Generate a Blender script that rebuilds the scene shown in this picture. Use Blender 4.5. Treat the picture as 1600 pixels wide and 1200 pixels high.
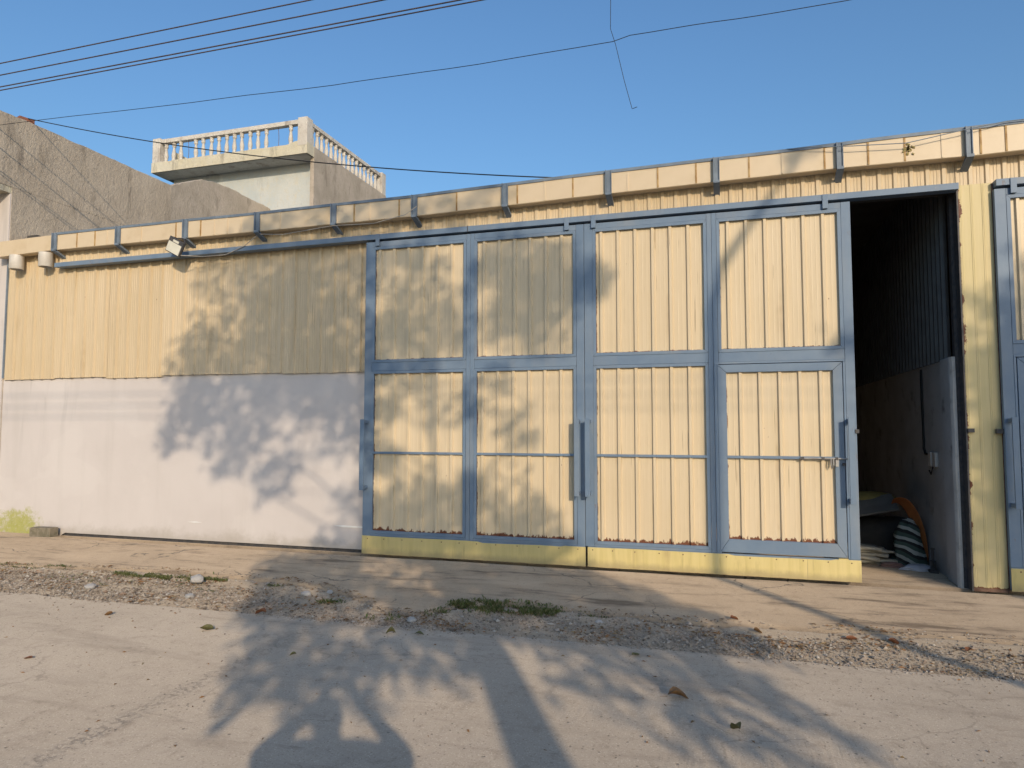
import bpy, bmesh, math, random
from mathutils import Vector, Matrix, noise as mnoise

# ------------------------------------------------------------------ clear
for o in list(bpy.data.objects):
    bpy.data.objects.remove(o)
S = bpy.context.scene
COL = S.collection

# ------------------------------------------------------------------ camera
CAM = Vector((0.0, -8.0814, 1.6))
yaw, pit, rol = 0.2935, 0.06354, 0.00057
fw = Vector((-math.sin(yaw) * math.cos(pit), math.cos(yaw) * math.cos(pit), math.sin(pit)))
rt = Vector((math.cos(yaw), math.sin(yaw), 0))
up = rt.cross(fw)
r2 = rt * math.cos(rol) + up * math.sin(rol)
u2 = up * math.cos(rol) - rt * math.sin(rol)
cd = bpy.data.cameras.new('camera')
cd.sensor_width = 36.0
cd.lens = 1085.0 / 1600.0 * 36.0
cd.clip_start = 0.02
cd.clip_end = 2000.0
cam = bpy.data.objects.new('camera', cd)
COL.objects.link(cam)
M = Matrix((r2, u2, -fw)).transposed().to_4x4()
M.translation = CAM
cam.matrix_world = M
S.camera = cam

# ------------------------------------------------------------------ sky, sun, exposure
SUN_EL, SUN_AZ = math.radians(19.07), math.radians(30.2)      # light travels away from the viewer and 30 deg to the left
LDIR = Vector((-math.sin(SUN_AZ) * math.cos(SUN_EL), math.cos(SUN_AZ) * math.cos(SUN_EL), -math.sin(SUN_EL)))
W = bpy.data.worlds.new('World')
S.world = W
W.use_nodes = True
nt = W.node_tree
nt.nodes.clear()
sky = nt.nodes.new('ShaderNodeTexSky')
sky.sky_type = 'NISHITA'
sky.sun_disc = False
sky.sun_elevation = SUN_EL
sky.sun_rotation = math.atan2(-LDIR.x, -LDIR.y)
sky.altitude = 0.0
sky.air_density = 1.5
sky.dust_density = 2.5
sky.ozone_density = 7.0
bg = nt.nodes.new('ShaderNodeBackground')
bg.inputs['Strength'].default_value = 0.15
wo = nt.nodes.new('ShaderNodeOutputWorld')
nt.links.new(sky.outputs[0], bg.inputs[0])
nt.links.new(bg.outputs[0], wo.inputs[0])
sd = bpy.data.lights.new('sun', 'SUN')
sd.energy = 2.25
sd.angle = math.radians(0.55)
sd.color = (1.0, 0.82, 0.60)
sun = bpy.data.objects.new('sun', sd)
COL.objects.link(sun)
sun.location = (15, -25, 12)
sun.rotation_euler = LDIR.to_track_quat('-Z', 'Y').to_euler()
S.render.engine = 'CYCLES'
S.view_settings.view_transform = 'Standard'
S.view_settings.look = 'None'
S.view_settings.gamma = 1.0
S.view_settings.exposure = 0.24
S.cycles.max_bounces = 8

RND = random.Random(11)

# ------------------------------------------------------------------ mesh helpers
class MB:
    """collects shapes in world coordinates; build() links them as ONE mesh object"""
    def __init__(self):
        self.v, self.f = [], []

    def add(self, vs, fs):
        b = len(self.v)
        self.v += [tuple(p) for p in vs]
        self.f += [tuple(i + b for i in q) for q in fs]
        return self

    def box(self, x0, x1, y0, y1, z0, z1):
        vs = [(x0, y0, z0), (x1, y0, z0), (x1, y1, z0), (x0, y1, z0), (x0, y0, z1), (x1, y0, z1), (x1, y1, z1), (x0, y1, z1)]
        return self.add(vs, [(0, 3, 2, 1), (4, 5, 6, 7), (0, 1, 5, 4), (1, 2, 6, 5), (2, 3, 7, 6), (3, 0, 4, 7)])

    def obox(self, c, ax, ay, az, hx, hy, hz):
        c, ax, ay, az = Vector(c), Vector(ax).normalized(), Vector(ay).normalized(), Vector(az).normalized()
        vs = [c + ax * sx * hx + ay * sy * hy + az * sz * hz for sz in (-1, 1) for sx, sy in ((-1, -1), (1, -1), (1, 1), (-1, 1))]
        return self.add(vs, [(0, 3, 2, 1), (4, 5, 6, 7), (0, 1, 5, 4), (1, 2, 6, 5), (2, 3, 7, 6), (3, 0, 4, 7)])

    def tube(self, pts, r, n=8, cap=True):
        pts = [Vector(p) for p in pts]
        if not hasattr(r, '__len__'):
            r = [r] * len(pts)
        vs, fs = [], []
        prev = None
        for i, p in enumerate(pts):
            t = (pts[min(i + 1, len(pts) - 1)] - pts[max(i - 1, 0)]).normalized()
            if prev is None:
                a = t.cross(Vector((0, 0, 1)))
                if a.length < 1e-3:
                    a = t.cross(Vector((1, 0, 0)))
            else:
                a = prev - t * prev.dot(t)
            a.normalize()
            prev = a
            b = t.cross(a)
            for k in range(n):
                w = 2 * math.pi * k / n
                vs.append(p + (a * math.cos(w) + b * math.sin(w)) * r[i])
        for i in range(len(pts) - 1):
            for k in range(n):
                k2 = (k + 1) % n
                fs.append((i * n + k, i * n + k2, (i + 1) * n + k2, (i + 1) * n + k))
        if cap:
            fs.append(tuple(range(n - 1, -1, -1)))
            fs.append(tuple((len(pts) - 1) * n + k for k in range(n)))
        return self.add(vs, fs)

    def lathe(self, c, prof, n=12, cap=True):
        vs, fs = [], []
        for r, z in prof:
            for k in range(n):
                w = 2 * math.pi * k / n
                vs.append((c[0] + r * math.cos(w), c[1] + r * math.sin(w), c[2] + z))
        for i in range(len(prof) - 1):
            for k in range(n):
                k2 = (k + 1) % n
                fs.append((i * n + k, i * n + k2, (i + 1) * n + k2, (i + 1) * n + k))
        if cap:
            fs.append(tuple(range(n - 1, -1, -1)))
            fs.append(tuple((len(prof) - 1) * n + k for k in range(n)))
        return self.add(vs, fs)

    def build(self, name, mat, parent=None, origin=None, smooth=False, bevel=0.0):
        po = Vector(parent['_o']) if parent is not None else Vector((0, 0, 0))
        o = Vector(origin) if origin is not None else po
        me = bpy.data.meshes.new(name)
        me.from_pydata([(a - o.x, b - o.y, c - o.z) for a, b, c in self.v], [], self.f)
        me.materials.append(mat)
        if smooth:
            me.polygons.foreach_set('use_smooth', [True] * len(me.polygons))
        me.update()
        ob = bpy.data.objects.new(name, me)
        COL.objects.link(ob)
        if parent is not None:
            ob.parent = parent
        ob.location = o - po
        ob['_o'] = tuple(o)
        if bevel:
            m = ob.modifiers.new('bevel', 'BEVEL')
            m.width = bevel
            m.segments = 2
            m.limit_method = 'ANGLE'
        return ob


def box(x0, x1, y0, y1, z0, z1):
    return MB().box(x0, x1, y0, y1, z0, z1)


def tag(o, label, cat, group=None):
    o['label'] = label
    o['category'] = cat
    if group:
        o['group'] = group
    return o


def thing(name, label, cat, loc, group=None):
    o = bpy.data.objects.new(name, None)
    COL.objects.link(o)
    o.location = loc
    o['_o'] = tuple(loc)
    o.empty_display_size = 0.2
    return tag(o, label, cat, group)


def kind(o, k):
    o['kind'] = k
    return o


# ------------------------------------------------------------------ materials
def newmat(name):
    m = bpy.data.materials.new(name)
    m.use_nodes = True
    n = m.node_tree
    return m, n, n.nodes['Principled BSDF']


class NT:
    def __init__(self, tree):
        self.t = tree
        self.tc = tree.nodes.new('ShaderNodeTexCoord')
        self.obj = self.tc.outputs['Object']
        self.src = self.obj

    def shuffle(self, k=23.0):
        """read the noises at a place of its own for each object, so that alike pieces wear differently"""
        oi = self.t.nodes.new('ShaderNodeObjectInfo')
        c = self.t.nodes.new('ShaderNodeCombineXYZ')
        m = self.math('MULTIPLY', oi.outputs['Random'], k)
        for i in range(3):
            self.l(m, c.inputs[i])
        a = self.t.nodes.new('ShaderNodeVectorMath')
        a.operation = 'ADD'
        self.l(self.obj, a.inputs[0])
        self.l(c.outputs[0], a.inputs[1])
        self.src = a.outputs[0]

    def l(self, a, b):
        self.t.links.new(a, b)

    def scaled(self, s, loc=(0, 0, 0)):
        n = self.t.nodes.new('ShaderNodeMapping')
        n.inputs['Scale'].default_value = s
        n.inputs['Location'].default_value = loc
        self.l(self.src, n.inputs['Vector'])
        return n.outputs[0]

    def noise(self, scale, detail=4.0, rough=0.55, vec=None, dist=0.0):
        n = self.t.nodes.new('ShaderNodeTexNoise')
        n.inputs['Scale'].default_value = scale
        n.inputs['Detail'].default_value = detail
        n.inputs['Roughness'].default_value = rough
        n.inputs['Distortion'].default_value = dist
        self.l(vec if vec is not None else self.src, n.inputs['Vector'])
        return n.outputs[0]

    def vor(self, scale, vec=None, feature='F1'):
        n = self.t.nodes.new('ShaderNodeTexVoronoi')
        n.feature = feature
        n.inputs['Scale'].default_value = scale
        self.l(vec if vec is not None else self.obj, n.inputs['Vector'])
        return n

    def ramp(self, fac, p0, p1, c0=(0, 0, 0), c1=(1, 1, 1)):
        n = self.t.nodes.new('ShaderNodeMapRange')
        n.interpolation_type = 'SMOOTHSTEP'
        n.inputs[1].default_value = p0
        n.inputs[2].default_value = p1
        self.l(fac, n.inputs[0])
        return n.outputs[0]

    def mix(self, fac, a, b, mode='MIX'):
        n = self.t.nodes.new('ShaderNodeMix')
        n.data_type = 'RGBA'
        n.blend_type = mode
        for s, x in ((n.inputs[0], fac), (n.inputs[6], a), (n.inputs[7], b)):
            if isinstance(x, (int, float)):
                s.default_value = x
            elif isinstance(x, tuple):
                s.default_value = (x[0], x[1], x[2], 1)
            else:
                self.l(x, s)
        return n.outputs[2]

    def math(self, op, a, b=0.0, c=0.0):
        n = self.t.nodes.new('ShaderNodeMath')
        n.operation = op
        for s, x in zip(n.inputs, (a, b, c)):
            if isinstance(x, (int, float)):
                s.default_value = x
            else:
                self.l(x, s)
        return n.outputs[0]

    def xyz(self):
        n = self.t.nodes.new('ShaderNodeSeparateXYZ')
        self.l(self.obj, n.inputs[0])
        return n.outputs

    def bump(self, h, strength, dist, bsdf, prev=None):
        n = self.t.nodes.new('ShaderNodeBump')
        n.inputs['Strength'].default_value = strength
        n.inputs['Distance'].default_value = dist
        self.l(h, n.inputs['Height'])
        if prev is not None:
            self.l(prev, n.inputs['Normal'])
        self.l(n.outputs[0], bsdf.inputs['Normal'])
        return n.outputs[0]


def pmat(name, c1, c2, scale=3.0, rough=0.6, bump=0.0, bscale=40.0, bdist=0.004, spec=0.5, metal=0.0, stretch=(1, 1, 1), lo=0.35, hi=0.65, dirt=None, dirt_scale=1.2, dirt_lo=0.55, dirt_hi=0.75):
    m, t, b = newmat(name)
    N = NT(t)
    v = N.scaled(stretch)
    col = N.mix(N.ramp(N.noise(scale, 5, 0.6, v), lo, hi), c1, c2)
    if dirt:
        col = N.mix(N.ramp(N.noise(dirt_scale, 6, 0.65, v), dirt_lo, dirt_hi), col, dirt)
    N.l(col, b.inputs['Base Color'])
    b.inputs['Roughness'].default_value = rough
    b.inputs['Metallic'].default_value = metal
    b.inputs['Specular IOR Level'].default_value = spec
    if bump:
        N.bump(N.noise(bscale, 5, 0.6), bump, bdist, b)
    return m


RUST = (0.16, 0.055, 0.028)


def sheet_mat(name, c1, c2, rust_bottom=0.0, rust_side=0.0, grime=0.0):
    """painted steel sheet: vertical streaks, chips, ragged rust where its own edges have corroded"""
    m, t, b = newmat(name)
    N = NT(t)
    N.shuffle()
    tone = N.math('FRACT', N.math('MULTIPLY', N.t.nodes['Object Info'].outputs['Random'], 9.7))
    st = N.noise(22.0, 4, 0.6, N.scaled((1, 1, 0.05)))
    col = N.mix(N.ramp(st, 0.35, 0.7), c1, c2)
    big = N.noise(1.3, 4, 0.6)
    col = N.mix(N.math('MULTIPLY', N.ramp(big, 0.45, 0.75), 0.35), col, (c2[0] * 0.9, c2[1] * 0.88, c2[2] * 0.8))
    col = N.mix(N.math('MULTIPLY', tone, 0.6), col, (c2[0] * 0.92, c2[1] * 0.91, c2[2] * 0.88))
    rs = N.noise(9.0, 4, 0.65, N.scaled((1, 1, 0.04), (1, 8, 3)))
    rz = N.noise(1.6, 3, 0.6, N.scaled((1, 1, 1), (3, 3, 8)))
    col = N.mix(N.math('MULTIPLY', N.math('MULTIPLY', N.ramp(rs, 0.56, 0.72), N.ramp(rz, 0.42, 0.62)), 0.4), col, (0.36, 0.25, 0.13))
    x, y, z = N.xyz()
    # thin dark scratches running down the sheet
    sc = N.noise(55.0, 2, 0.5, N.scaled((1, 1, 0.02), (3.3, 0, 1.7)))
    br = N.noise(3.0, 2, 0.5, N.scaled((1, 1, 1), (5, 1, 2)))
    scm = N.math('MULTIPLY', N.ramp(sc, 0.68, 0.72), N.ramp(br, 0.45, 0.6))
    col = N.mix(N.math('MULTIPLY', scm, 0.55), col, (0.22, 0.15, 0.08))
    # small chips
    ch = N.noise(16.0, 3, 0.6, N.scaled((1, 1, 0.6), (7, 2, 4)))
    col = N.mix(N.math('MULTIPLY', N.ramp(ch, 0.745, 0.77), 0.7), col, RUST)
    mask = None
    if rust_bottom:
        rn = N.noise(13.0, 7, 0.78, N.scaled((1, 1, 0.45)))
        edge = N.math('MULTIPLY', N.math('SUBTRACT', rn, 0.42), rust_bottom)
        mask = N.ramp(N.math('SUBTRACT', edge, z), -0.004, 0.004)
    if rust_side:
        rn2 = N.noise(5.0, 6, 0.75, N.scaled((1, 1, 1), (2, 0, 9)))
        edge2 = N.math('MULTIPLY', N.math('SUBTRACT', rn2, 0.5), rust_side)
        m2 = N.ramp(N.math('SUBTRACT', edge2, x), -0.002, 0.003)
        mask = m2 if mask is None else N.math('MAXIMUM', mask, m2)
    if mask is not None:
        col = N.mix(mask, col, N.mix(N.noise(60.0, 3, 0.6), (0.10, 0.035, 0.02), (0.24, 0.09, 0.045)))
    if grime:
        gn = N.noise(6.0, 6, 0.75, N.scaled((1, 1, 0.6), (4, 1, 7)))
        col = N.mix(N.math('MULTIPLY', N.ramp(N.math('SUBTRACT', N.math('MULTIPLY', gn, grime), z), -0.03, 0.06), 0.6), col, (0.33, 0.26, 0.15))
        dn = N.noise(14.0, 5, 0.7, N.scaled((1, 1, 0.12), (2, 6, 1)))
        col = N.mix(N.math('MULTIPLY', N.ramp(dn, 0.54, 0.68), 0.35), col, (0.42, 0.34, 0.14))
    N.l(col, b.inputs['Base Color'])
    b.inputs['Roughness'].default_value = 0.42
    b.inputs['Specular IOR Level'].default_value = 0.35
    N.bump(N.noise(2.2, 3, 0.5, N.scaled((1, 1, 0.35))), 0.25, 0.02, b)
    return m


CREAM1, CREAM2 = (0.695, 0.56, 0.38), (0.63, 0.50, 0.325)
M_SHEET = sheet_mat('cream_sheet_wall', CREAM1, CREAM2)
M_PANEL = sheet_mat('cream_sheet_panel', (0.745, 0.615, 0.43), (0.70, 0.57, 0.385), rust_bottom=0.26, rust_side=0.07)
M_PANEL_UP = sheet_mat('cream_sheet_upper_panel', (0.745, 0.615, 0.43), (0.70, 0.57, 0.385), rust_bottom=0.07, rust_side=0.06)
M_COLUMN = sheet_mat('cream_sheet_column', (0.71, 0.58, 0.33), (0.64, 0.53, 0.27), rust_bottom=0.12, rust_side=0.19)
M_GUTTER = pmat('gutter_paint', (0.70, 0.565, 0.39), (0.66, 0.525, 0.35), 2.0, 0.45, 0.1, 3.0, 0.01, dirt=(0.58, 0.44, 0.26), dirt_scale=2.0, dirt_lo=0.5, dirt_hi=0.8)
M_SEAM = pmat('gutter_seam_rust', (0.30, 0.16, 0.05), (0.50, 0.33, 0.14), 9.0, 0.7)
M_JAMB = pmat('chipped_jamb_plaster', (0.62, 0.59, 0.55), (0.52, 0.49, 0.45), 5.0, 0.8, 0.4, 20, dirt=(0.26, 0.23, 0.2), dirt_scale=5.0)
M_KICK = sheet_mat('yellow_kick_sheet', (0.72, 0.59, 0.27), (0.65, 0.53, 0.225), rust_bottom=0.03, grime=0.14)


def blue_mat():
    m, t, b = newmat('blue_grey_paint')
    N = NT(t)
    N.shuffle()
    col = N.mix(N.ramp(N.noise(2.5, 5, 0.6), 0.35, 0.7), (0.185, 0.252, 0.34), (0.15, 0.218, 0.312))
    col = N.mix(N.math('MULTIPLY', N.ramp(N.noise(30.0, 4, 0.7), 0.66, 0.72), 0.5), col, (0.10, 0.13, 0.17))
    col = N.mix(N.math('MULTIPLY', N.ramp(N.noise(12.0, 5, 0.7, N.scaled((1, 1, 1), (4, 4, 1))), 0.70, 0.76), 0.6), col, (0.30, 0.33, 0.35))
    col = N.mix(N.math('MULTIPLY', N.ramp(N.noise(7.0, 6, 0.8, N.scaled((1, 1, 0.5), (8, 2, 6))), 0.63, 0.70), 0.55), col, (0.17, 0.10, 0.07))
    dz = N.noise(2.0, 5, 0.65, N.scaled((1, 1, 0.2), (5, 5, 5)))
    col = N.mix(N.math('MULTIPLY', N.ramp(dz, 0.48, 0.75), 0.4), col, (0.30, 0.30, 0.29))
    N.l(col, b.inputs['Base Color'])
    b.inputs['Roughness'].default_value = 0.5
    b.inputs['Specular IOR Level'].default_value = 0.4
    N.bump(N.noise(5.0, 4, 0.6), 0.15, 0.01, b)
    return m


M_BLUE = blue_mat()
M_BRACKET = pmat('grey_blue_steel', (0.20, 0.25, 0.31), (0.15, 0.19, 0.24), 6.0, 0.55)
M_DARKSTEEL = pmat('dark_steel', (0.05, 0.05, 0.055), (0.09, 0.08, 0.075), 20.0, 0.6)
M_RUSTY = pmat('rusty_steel', (0.13, 0.06, 0.035), (0.22, 0.13, 0.09), 15.0, 0.8, 0.4, 60.0)
M_GALV = pmat('zinc_steel', (0.42, 0.41, 0.39), (0.30, 0.28, 0.26), 18.0, 0.5, metal=0.3)


def white_wall_mat():
    m, t, b = newmat('white_painted_plaster')
    N = NT(t)
    x, y, z = N.xyz()
    col = N.mix(N.ramp(N.noise(0.7, 5, 0.6), 0.35, 0.7), (0.66, 0.605, 0.575), (0.62, 0.565, 0.535))
    col = N.mix(N.math('MULTIPLY', N.ramp(N.noise(3.0, 6, 0.7), 0.55, 0.8), 0.25), col, (0.56, 0.52, 0.48))
    # drip stains that run down from the wall top near its left end
    dr = N.noise(5.5, 3, 0.6, N.scaled((1, 1, 0.12)), 0.6)
    zone = N.math('MULTIPLY', N.ramp(x, -8.9, -9.7), N.ramp(z, 0.5, 2.3))
    col = N.mix(N.math('MULTIPLY', N.math('MULTIPLY', N.ramp(dr, 0.5, 0.66), zone), 0.3), col, (0.40, 0.375, 0.35))
    ws = N.noise(2.6, 5, 0.65, N.scaled((1, 1, 0.10), (6, 2, 3)))
    col = N.mix(N.math('MULTIPLY', N.ramp(ws, 0.50, 0.72), 0.22), col, (0.48, 0.44, 0.40))
    pt = N.noise(1.1, 3, 0.5, N.scaled((0.8, 1, 1.3), (7, 1, 2)))
    col = N.mix(N.math('MULTIPLY', N.ramp(pt, 0.56, 0.60), 0.16), col, (0.74, 0.69, 0.65))
    ck = N.noise(26.0, 4, 0.7, N.scaled((1, 1, 1), (3, 3, 1)))
    col = N.mix(N.math('MULTIPLY', N.ramp(ck, 0.71, 0.75), 0.5), col, (0.36, 0.33, 0.30))
    # dirty splash band at the foot
    sp = N.math('SUBTRACT', N.math('MULTIPLY', N.noise(3.5, 6, 0.7), 0.42), z)
    col = N.mix(N.math('MULTIPLY', N.ramp(sp, -0.02, 0.18), 0.6), col, (0.42, 0.37, 0.31))
    # moss patch in the damp corner
    dx = N.math('MULTIPLY', N.math('ADD', x, 10.35), 1.15)
    dz = N.math('MULTIPLY', N.math('SUBTRACT', z, 0.10), 2.1)
    rr = N.math('SQRT', N.math('ADD', N.math('MULTIPLY', dx, dx), N.math('MULTIPLY', dz, dz)))
    mm = N.math('SUBTRACT', N.math('ADD', 0.52, N.math('MULTIPLY', N.math('SUBTRACT', N.noise(4.5, 6, 0.75), 0.5), 1.6)), rr)
    col = N.mix(N.math('MULTIPLY', N.ramp(mm, -0.08, 0.25), N.ramp(N.noise(20.0, 5, 0.8), 0.28, 0.48)), col, N.mix(N.noise(14.0, 4, 0.6), (0.30, 0.31, 0.07), (0.52, 0.49, 0.20)))
    N.l(col, b.inputs['Base Color'])
    b.inputs['Roughness'].default_value = 0.75
    b.inputs['Specular IOR Level'].default_value = 0.25
    n1 = N.bump(N.noise(1.6, 4, 0.55), 0.35, 0.02, b)
    N.bump(N.noise(45.0, 4, 0.6), 0.12, 0.003, b, n1)
    return m


M_WHITE = white_wall_mat()
M_WHITEMARK = pmat('white_filler', (0.82, 0.81, 0.79), (0.78, 0.77, 0.75), 10, 0.7)


def plaster_mat(name, c1, c2, c3, bump=0.8, streak=(0.2, 0.17, 0.14)):
    m, t, b = newmat(name)
    N = NT(t)
    col = N.mix(N.ramp(N.noise(1.4, 6, 0.65), 0.35, 0.68), c1, c2)
    col = N.mix(N.math('MULTIPLY', N.ramp(N.noise(6.0, 6, 0.72, N.scaled((1, 1, 0.6))), 0.5, 0.75), 0.6), col, c3)
    col = N.mix(N.math('MULTIPLY', N.ramp(N.noise(2.6, 5, 0.7, N.scaled((1, 1, 0.25), (3, 1, 1))), 0.54, 0.70), 0.7), col, streak)
    col = N.mix(N.math('MULTIPLY', N.ramp(N.noise(22.0, 5, 0.75), 0.52, 0.68), 0.45), col, c3)
    col = N.mix(N.math('MULTIPLY', N.ramp(N.noise(13.0, 6, 0.75, N.scaled((1, 1, 0.5), (9, 5, 2))), 0.60, 0.68), 0.5), col, streak)
    N.l(col, b.inputs['Base Color'])
    b.inputs['Roughness'].default_value = 0.9
    b.inputs['Specular IOR Level'].default_value = 0.15
    n1 = N.bump(N.noise(5.0, 6, 0.65, N.scaled((1, 1, 0.7))), bump, 0.022, b)
    N.bump(N.noise(24.0, 6, 0.7, N.scaled((1, 1, 0.7))), min(1.0, bump * 1.3), 0.02, b, n1)
    return m


M_PLASTER = plaster_mat('grey_cement_render', (0.49, 0.41, 0.32), (0.56, 0.475, 0.375), (0.38, 0.315, 0.245), 0.7, (0.23, 0.19, 0.15))
M_PLASTER2 = plaster_mat('patchy_cement_render', (0.44, 0.375, 0.30), (0.55, 0.47, 0.385), (0.34, 0.285, 0.225), 0.6, (0.25, 0.21, 0.17))
M_PALEWALL = plaster_mat('pale_blue_wash', (0.52, 0.55, 0.54), (0.60, 0.61, 0.58), (0.62, 0.55, 0.40), 0.3, (0.42, 0.44, 0.43))
M_SLAB = plaster_mat('weathered_yellow_wash', (0.62, 0.55, 0.39), (0.68, 0.63, 0.50), (0.42, 0.39, 0.33), 0.6, (0.22, 0.19, 0.15))
M_BALUSTER = plaster_mat('weathered_white_wash', (0.60, 0.55, 0.48), (0.70, 0.66, 0.59), (0.42, 0.34, 0.26), 0.5, (0.20, 0.155, 0.12))
M_SOFFIT = plaster_mat('grey_soffit', (0.48, 0.49, 0.48), (0.40, 0.40, 0.39), (0.28, 0.26, 0.23), 0.4)
M_BRICK = pmat('old_red_brick', (0.30, 0.12, 0.075), (0.22, 0.09, 0.06), 12, 0.9, 0.6, 60)
M_PVC = pmat('white_pvc', (0.70, 0.66, 0.60), (0.62, 0.57, 0.50), 5, 0.45)
M_BLACK = pmat('black_cable', (0.012, 0.012, 0.014), (0.02, 0.02, 0.02), 8, 0.6)
M_WIRE = pmat('aluminium_wire', (0.07, 0.05, 0.045), (0.10, 0.07, 0.06), 8, 0.6)
M_CORD = pmat('pale_cord', (0.48, 0.44, 0.38), (0.38, 0.34, 0.29), 8, 0.6)
M_INNER = pmat('inner_grey_plaster', (0.54, 0.53, 0.52), (0.45, 0.44, 0.43), 2.0, 0.85, 0.3, 20, dirt=(0.17, 0.155, 0.14), dirt_scale=2.4)
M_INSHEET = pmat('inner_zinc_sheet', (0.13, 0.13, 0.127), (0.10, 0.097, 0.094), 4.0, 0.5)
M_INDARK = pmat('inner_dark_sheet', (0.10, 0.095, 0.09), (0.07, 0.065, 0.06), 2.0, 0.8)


def concrete_mat(name, c1, c2, c3, brush=0.0, joint=None, speck=0.6, cracks=0.6, streaks=0.0):
    m, t, b = newmat(name)
    N = NT(t)
    x, y, z = N.xyz()
    col = N.mix(N.ramp(N.noise(0.55, 6, 0.62), 0.32, 0.7), c1, c2)
    col = N.mix(N.math('MULTIPLY', N.ramp(N.noise(2.6, 6, 0.7), 0.5, 0.78), 0.5), col, c3)
    col = N.mix(N.math('MULTIPLY', N.ramp(N.noise(9.0, 6, 0.75, N.scaled((1, 0.8, 1), (4, 7, 0))), 0.5, 0.72), 0.3 * speck), col, (c3[0] * 0.72, c3[1] * 0.7, c3[2] * 0.68))
    col = N.mix(N.math('MULTIPLY', N.ramp(N.noise(70.0, 4, 0.7), 0.56, 0.70), 0.42 * speck), col, (0.15, 0.12, 0.095))
    col = N.mix(N.math('MULTIPLY', N.ramp(N.noise(120.0, 3, 0.6), 0.56, 0.72), 0.40 * speck), col, (0.62, 0.55, 0.46))
    if streaks:
        sv = N.noise(1.5, 7, 0.72, N.scaled((0.45, 2.4, 1), (3, 1, 0)))
        col = N.mix(N.math('MULTIPLY', N.ramp(sv, 0.50, 0.68), streaks), col, (c3[0] * 0.75, c3[1] * 0.74, c3[2] * 0.74))
        sv2 = N.noise(3.2, 7, 0.8, N.scaled((0.5, 2.8, 1), (8, 4, 0)))
        col = N.mix(N.math('MULTIPLY', N.ramp(sv2, 0.61, 0.66), streaks * 0.8), col, (0.12, 0.10, 0.08))
        sv3 = N.noise(0.9, 5, 0.6, N.scaled((0.7, 1.6, 1), (1, 9, 0)))
        col = N.mix(N.math('MULTIPLY', N.ramp(sv3, 0.52, 0.7), streaks * 0.6), col, (c2[0] * 1.12, c2[1] * 1.13, c2[2] * 1.15))
    # pits and small popped stones
    pv = N.vor(26.0)
    pr = N.math('FRACT', N.math('MULTIPLY', pv.outputs['Color'], 7.31))
    pits = N.math('MULTIPLY', N.ramp(pv.outputs['Distance'], 0.22, 0.08), N.math('MULTIPLY', N.ramp(pr, 0.45, 0.6), N.ramp(N.noise(0.9, 4, 0.6, N.scaled((1, 1, 1), (2, 2, 0))), 0.38, 0.60)))
    col = N.mix(N.math('MULTIPLY', pits, 0.7), col, (0.11, 0.09, 0.07))
    pv2 = N.vor(11.0)
    pr2 = N.math('FRACT', N.math('MULTIPLY', pv2.outputs['Color'], 5.17))
    pits2 = N.math('MULTIPLY', N.ramp(pv2.outputs['Distance'], 0.13, 0.05), N.ramp(pr2, 0.55, 0.7))
    pits = N.math('MAXIMUM', pits, pits2)
    col = N.mix(N.math('MULTIPLY', pits2, 0.55), col, (0.12, 0.10, 0.08))
    # hair cracks: thin lines where a warped cell edge passes
    cv = N.vor(0.55, None, 'DISTANCE_TO_EDGE')
    wv = t.nodes.new('ShaderNodeVectorMath')
    wv.operation = 'ADD'
    nz = t.nodes.new('ShaderNodeTexNoise')
    nz.inputs['Scale'].default_value = 2.2
    nz.inputs['Detail'].default_value = 5
    sc = t.nodes.new('ShaderNodeVectorMath')
    sc.operation = 'SCALE'
    sc.inputs['Scale'].default_value = 0.55
    N.l(N.obj, nz.inputs['Vector'])
    N.l(nz.outputs[1], sc.inputs[0])
    N.l(N.obj, wv.inputs[0])
    N.l(sc.outputs[0], wv.inputs[1])
    N.l(wv.outputs[0], cv.inputs['Vector'])
    crack = N.math('MULTIPLY', N.ramp(cv.outputs['Distance'], 0.006, 0.002), N.ramp(N.noise(0.8, 3, 0.6, N.scaled((1, 1, 1), (6, 1, 0))), 0.48, 0.58))
    col = N.mix(N.math('MULTIPLY', crack, cracks), col, (0.11, 0.095, 0.08))
    h = N.math('ADD', N.math('MULTIPLY', N.noise(26.0, 6, 0.7), 0.6), N.math('MULTIPLY', pits, -0.8))
    if brush:
        wn = N.noise(38.0, 3, 0.6, N.scaled((1.0, 0.07, 1)))
        zone = N.ramp(N.noise(0.45, 3, 0.5, N.scaled((1, 1, 1), (9, 3, 0))), 0.42, 0.6)
        h = N.math('ADD', h, N.math('MULTIPLY', N.math('MULTIPLY', wn, zone), brush))
    if joint is not None:
        jx = N.math('ABSOLUTE', N.math('SUBTRACT', N.math('ADD', x, N.math('MULTIPLY', N.noise(3.0, 4, 0.6), 0.05)), joint))
        jm = N.math('MULTIPLY', N.ramp(jx, 0.13, 0.0), N.ramp(N.noise(32.0, 5, 0.75), 0.50, 0.60))
        col = N.mix(N.math('MULTIPLY', jm, 0.38), col, (0.17, 0.14, 0.11))
        h = N.math('ADD', h, N.math('MULTIPLY', jm, -0.5))
    N.l(col, b.inputs['Base Color'])
    b.inputs['Roughness'].default_value = 0.88
    b.inputs['Diffuse Roughness'].default_value = 1.0
    b.inputs['Specular IOR Level'].default_value = 0.2
    n1 = N.bump(N.noise(2.0, 4, 0.6), 0.4, 0.03, b)
    N.bump(h, 0.55, 0.008, b, n1)
    return m


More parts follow.
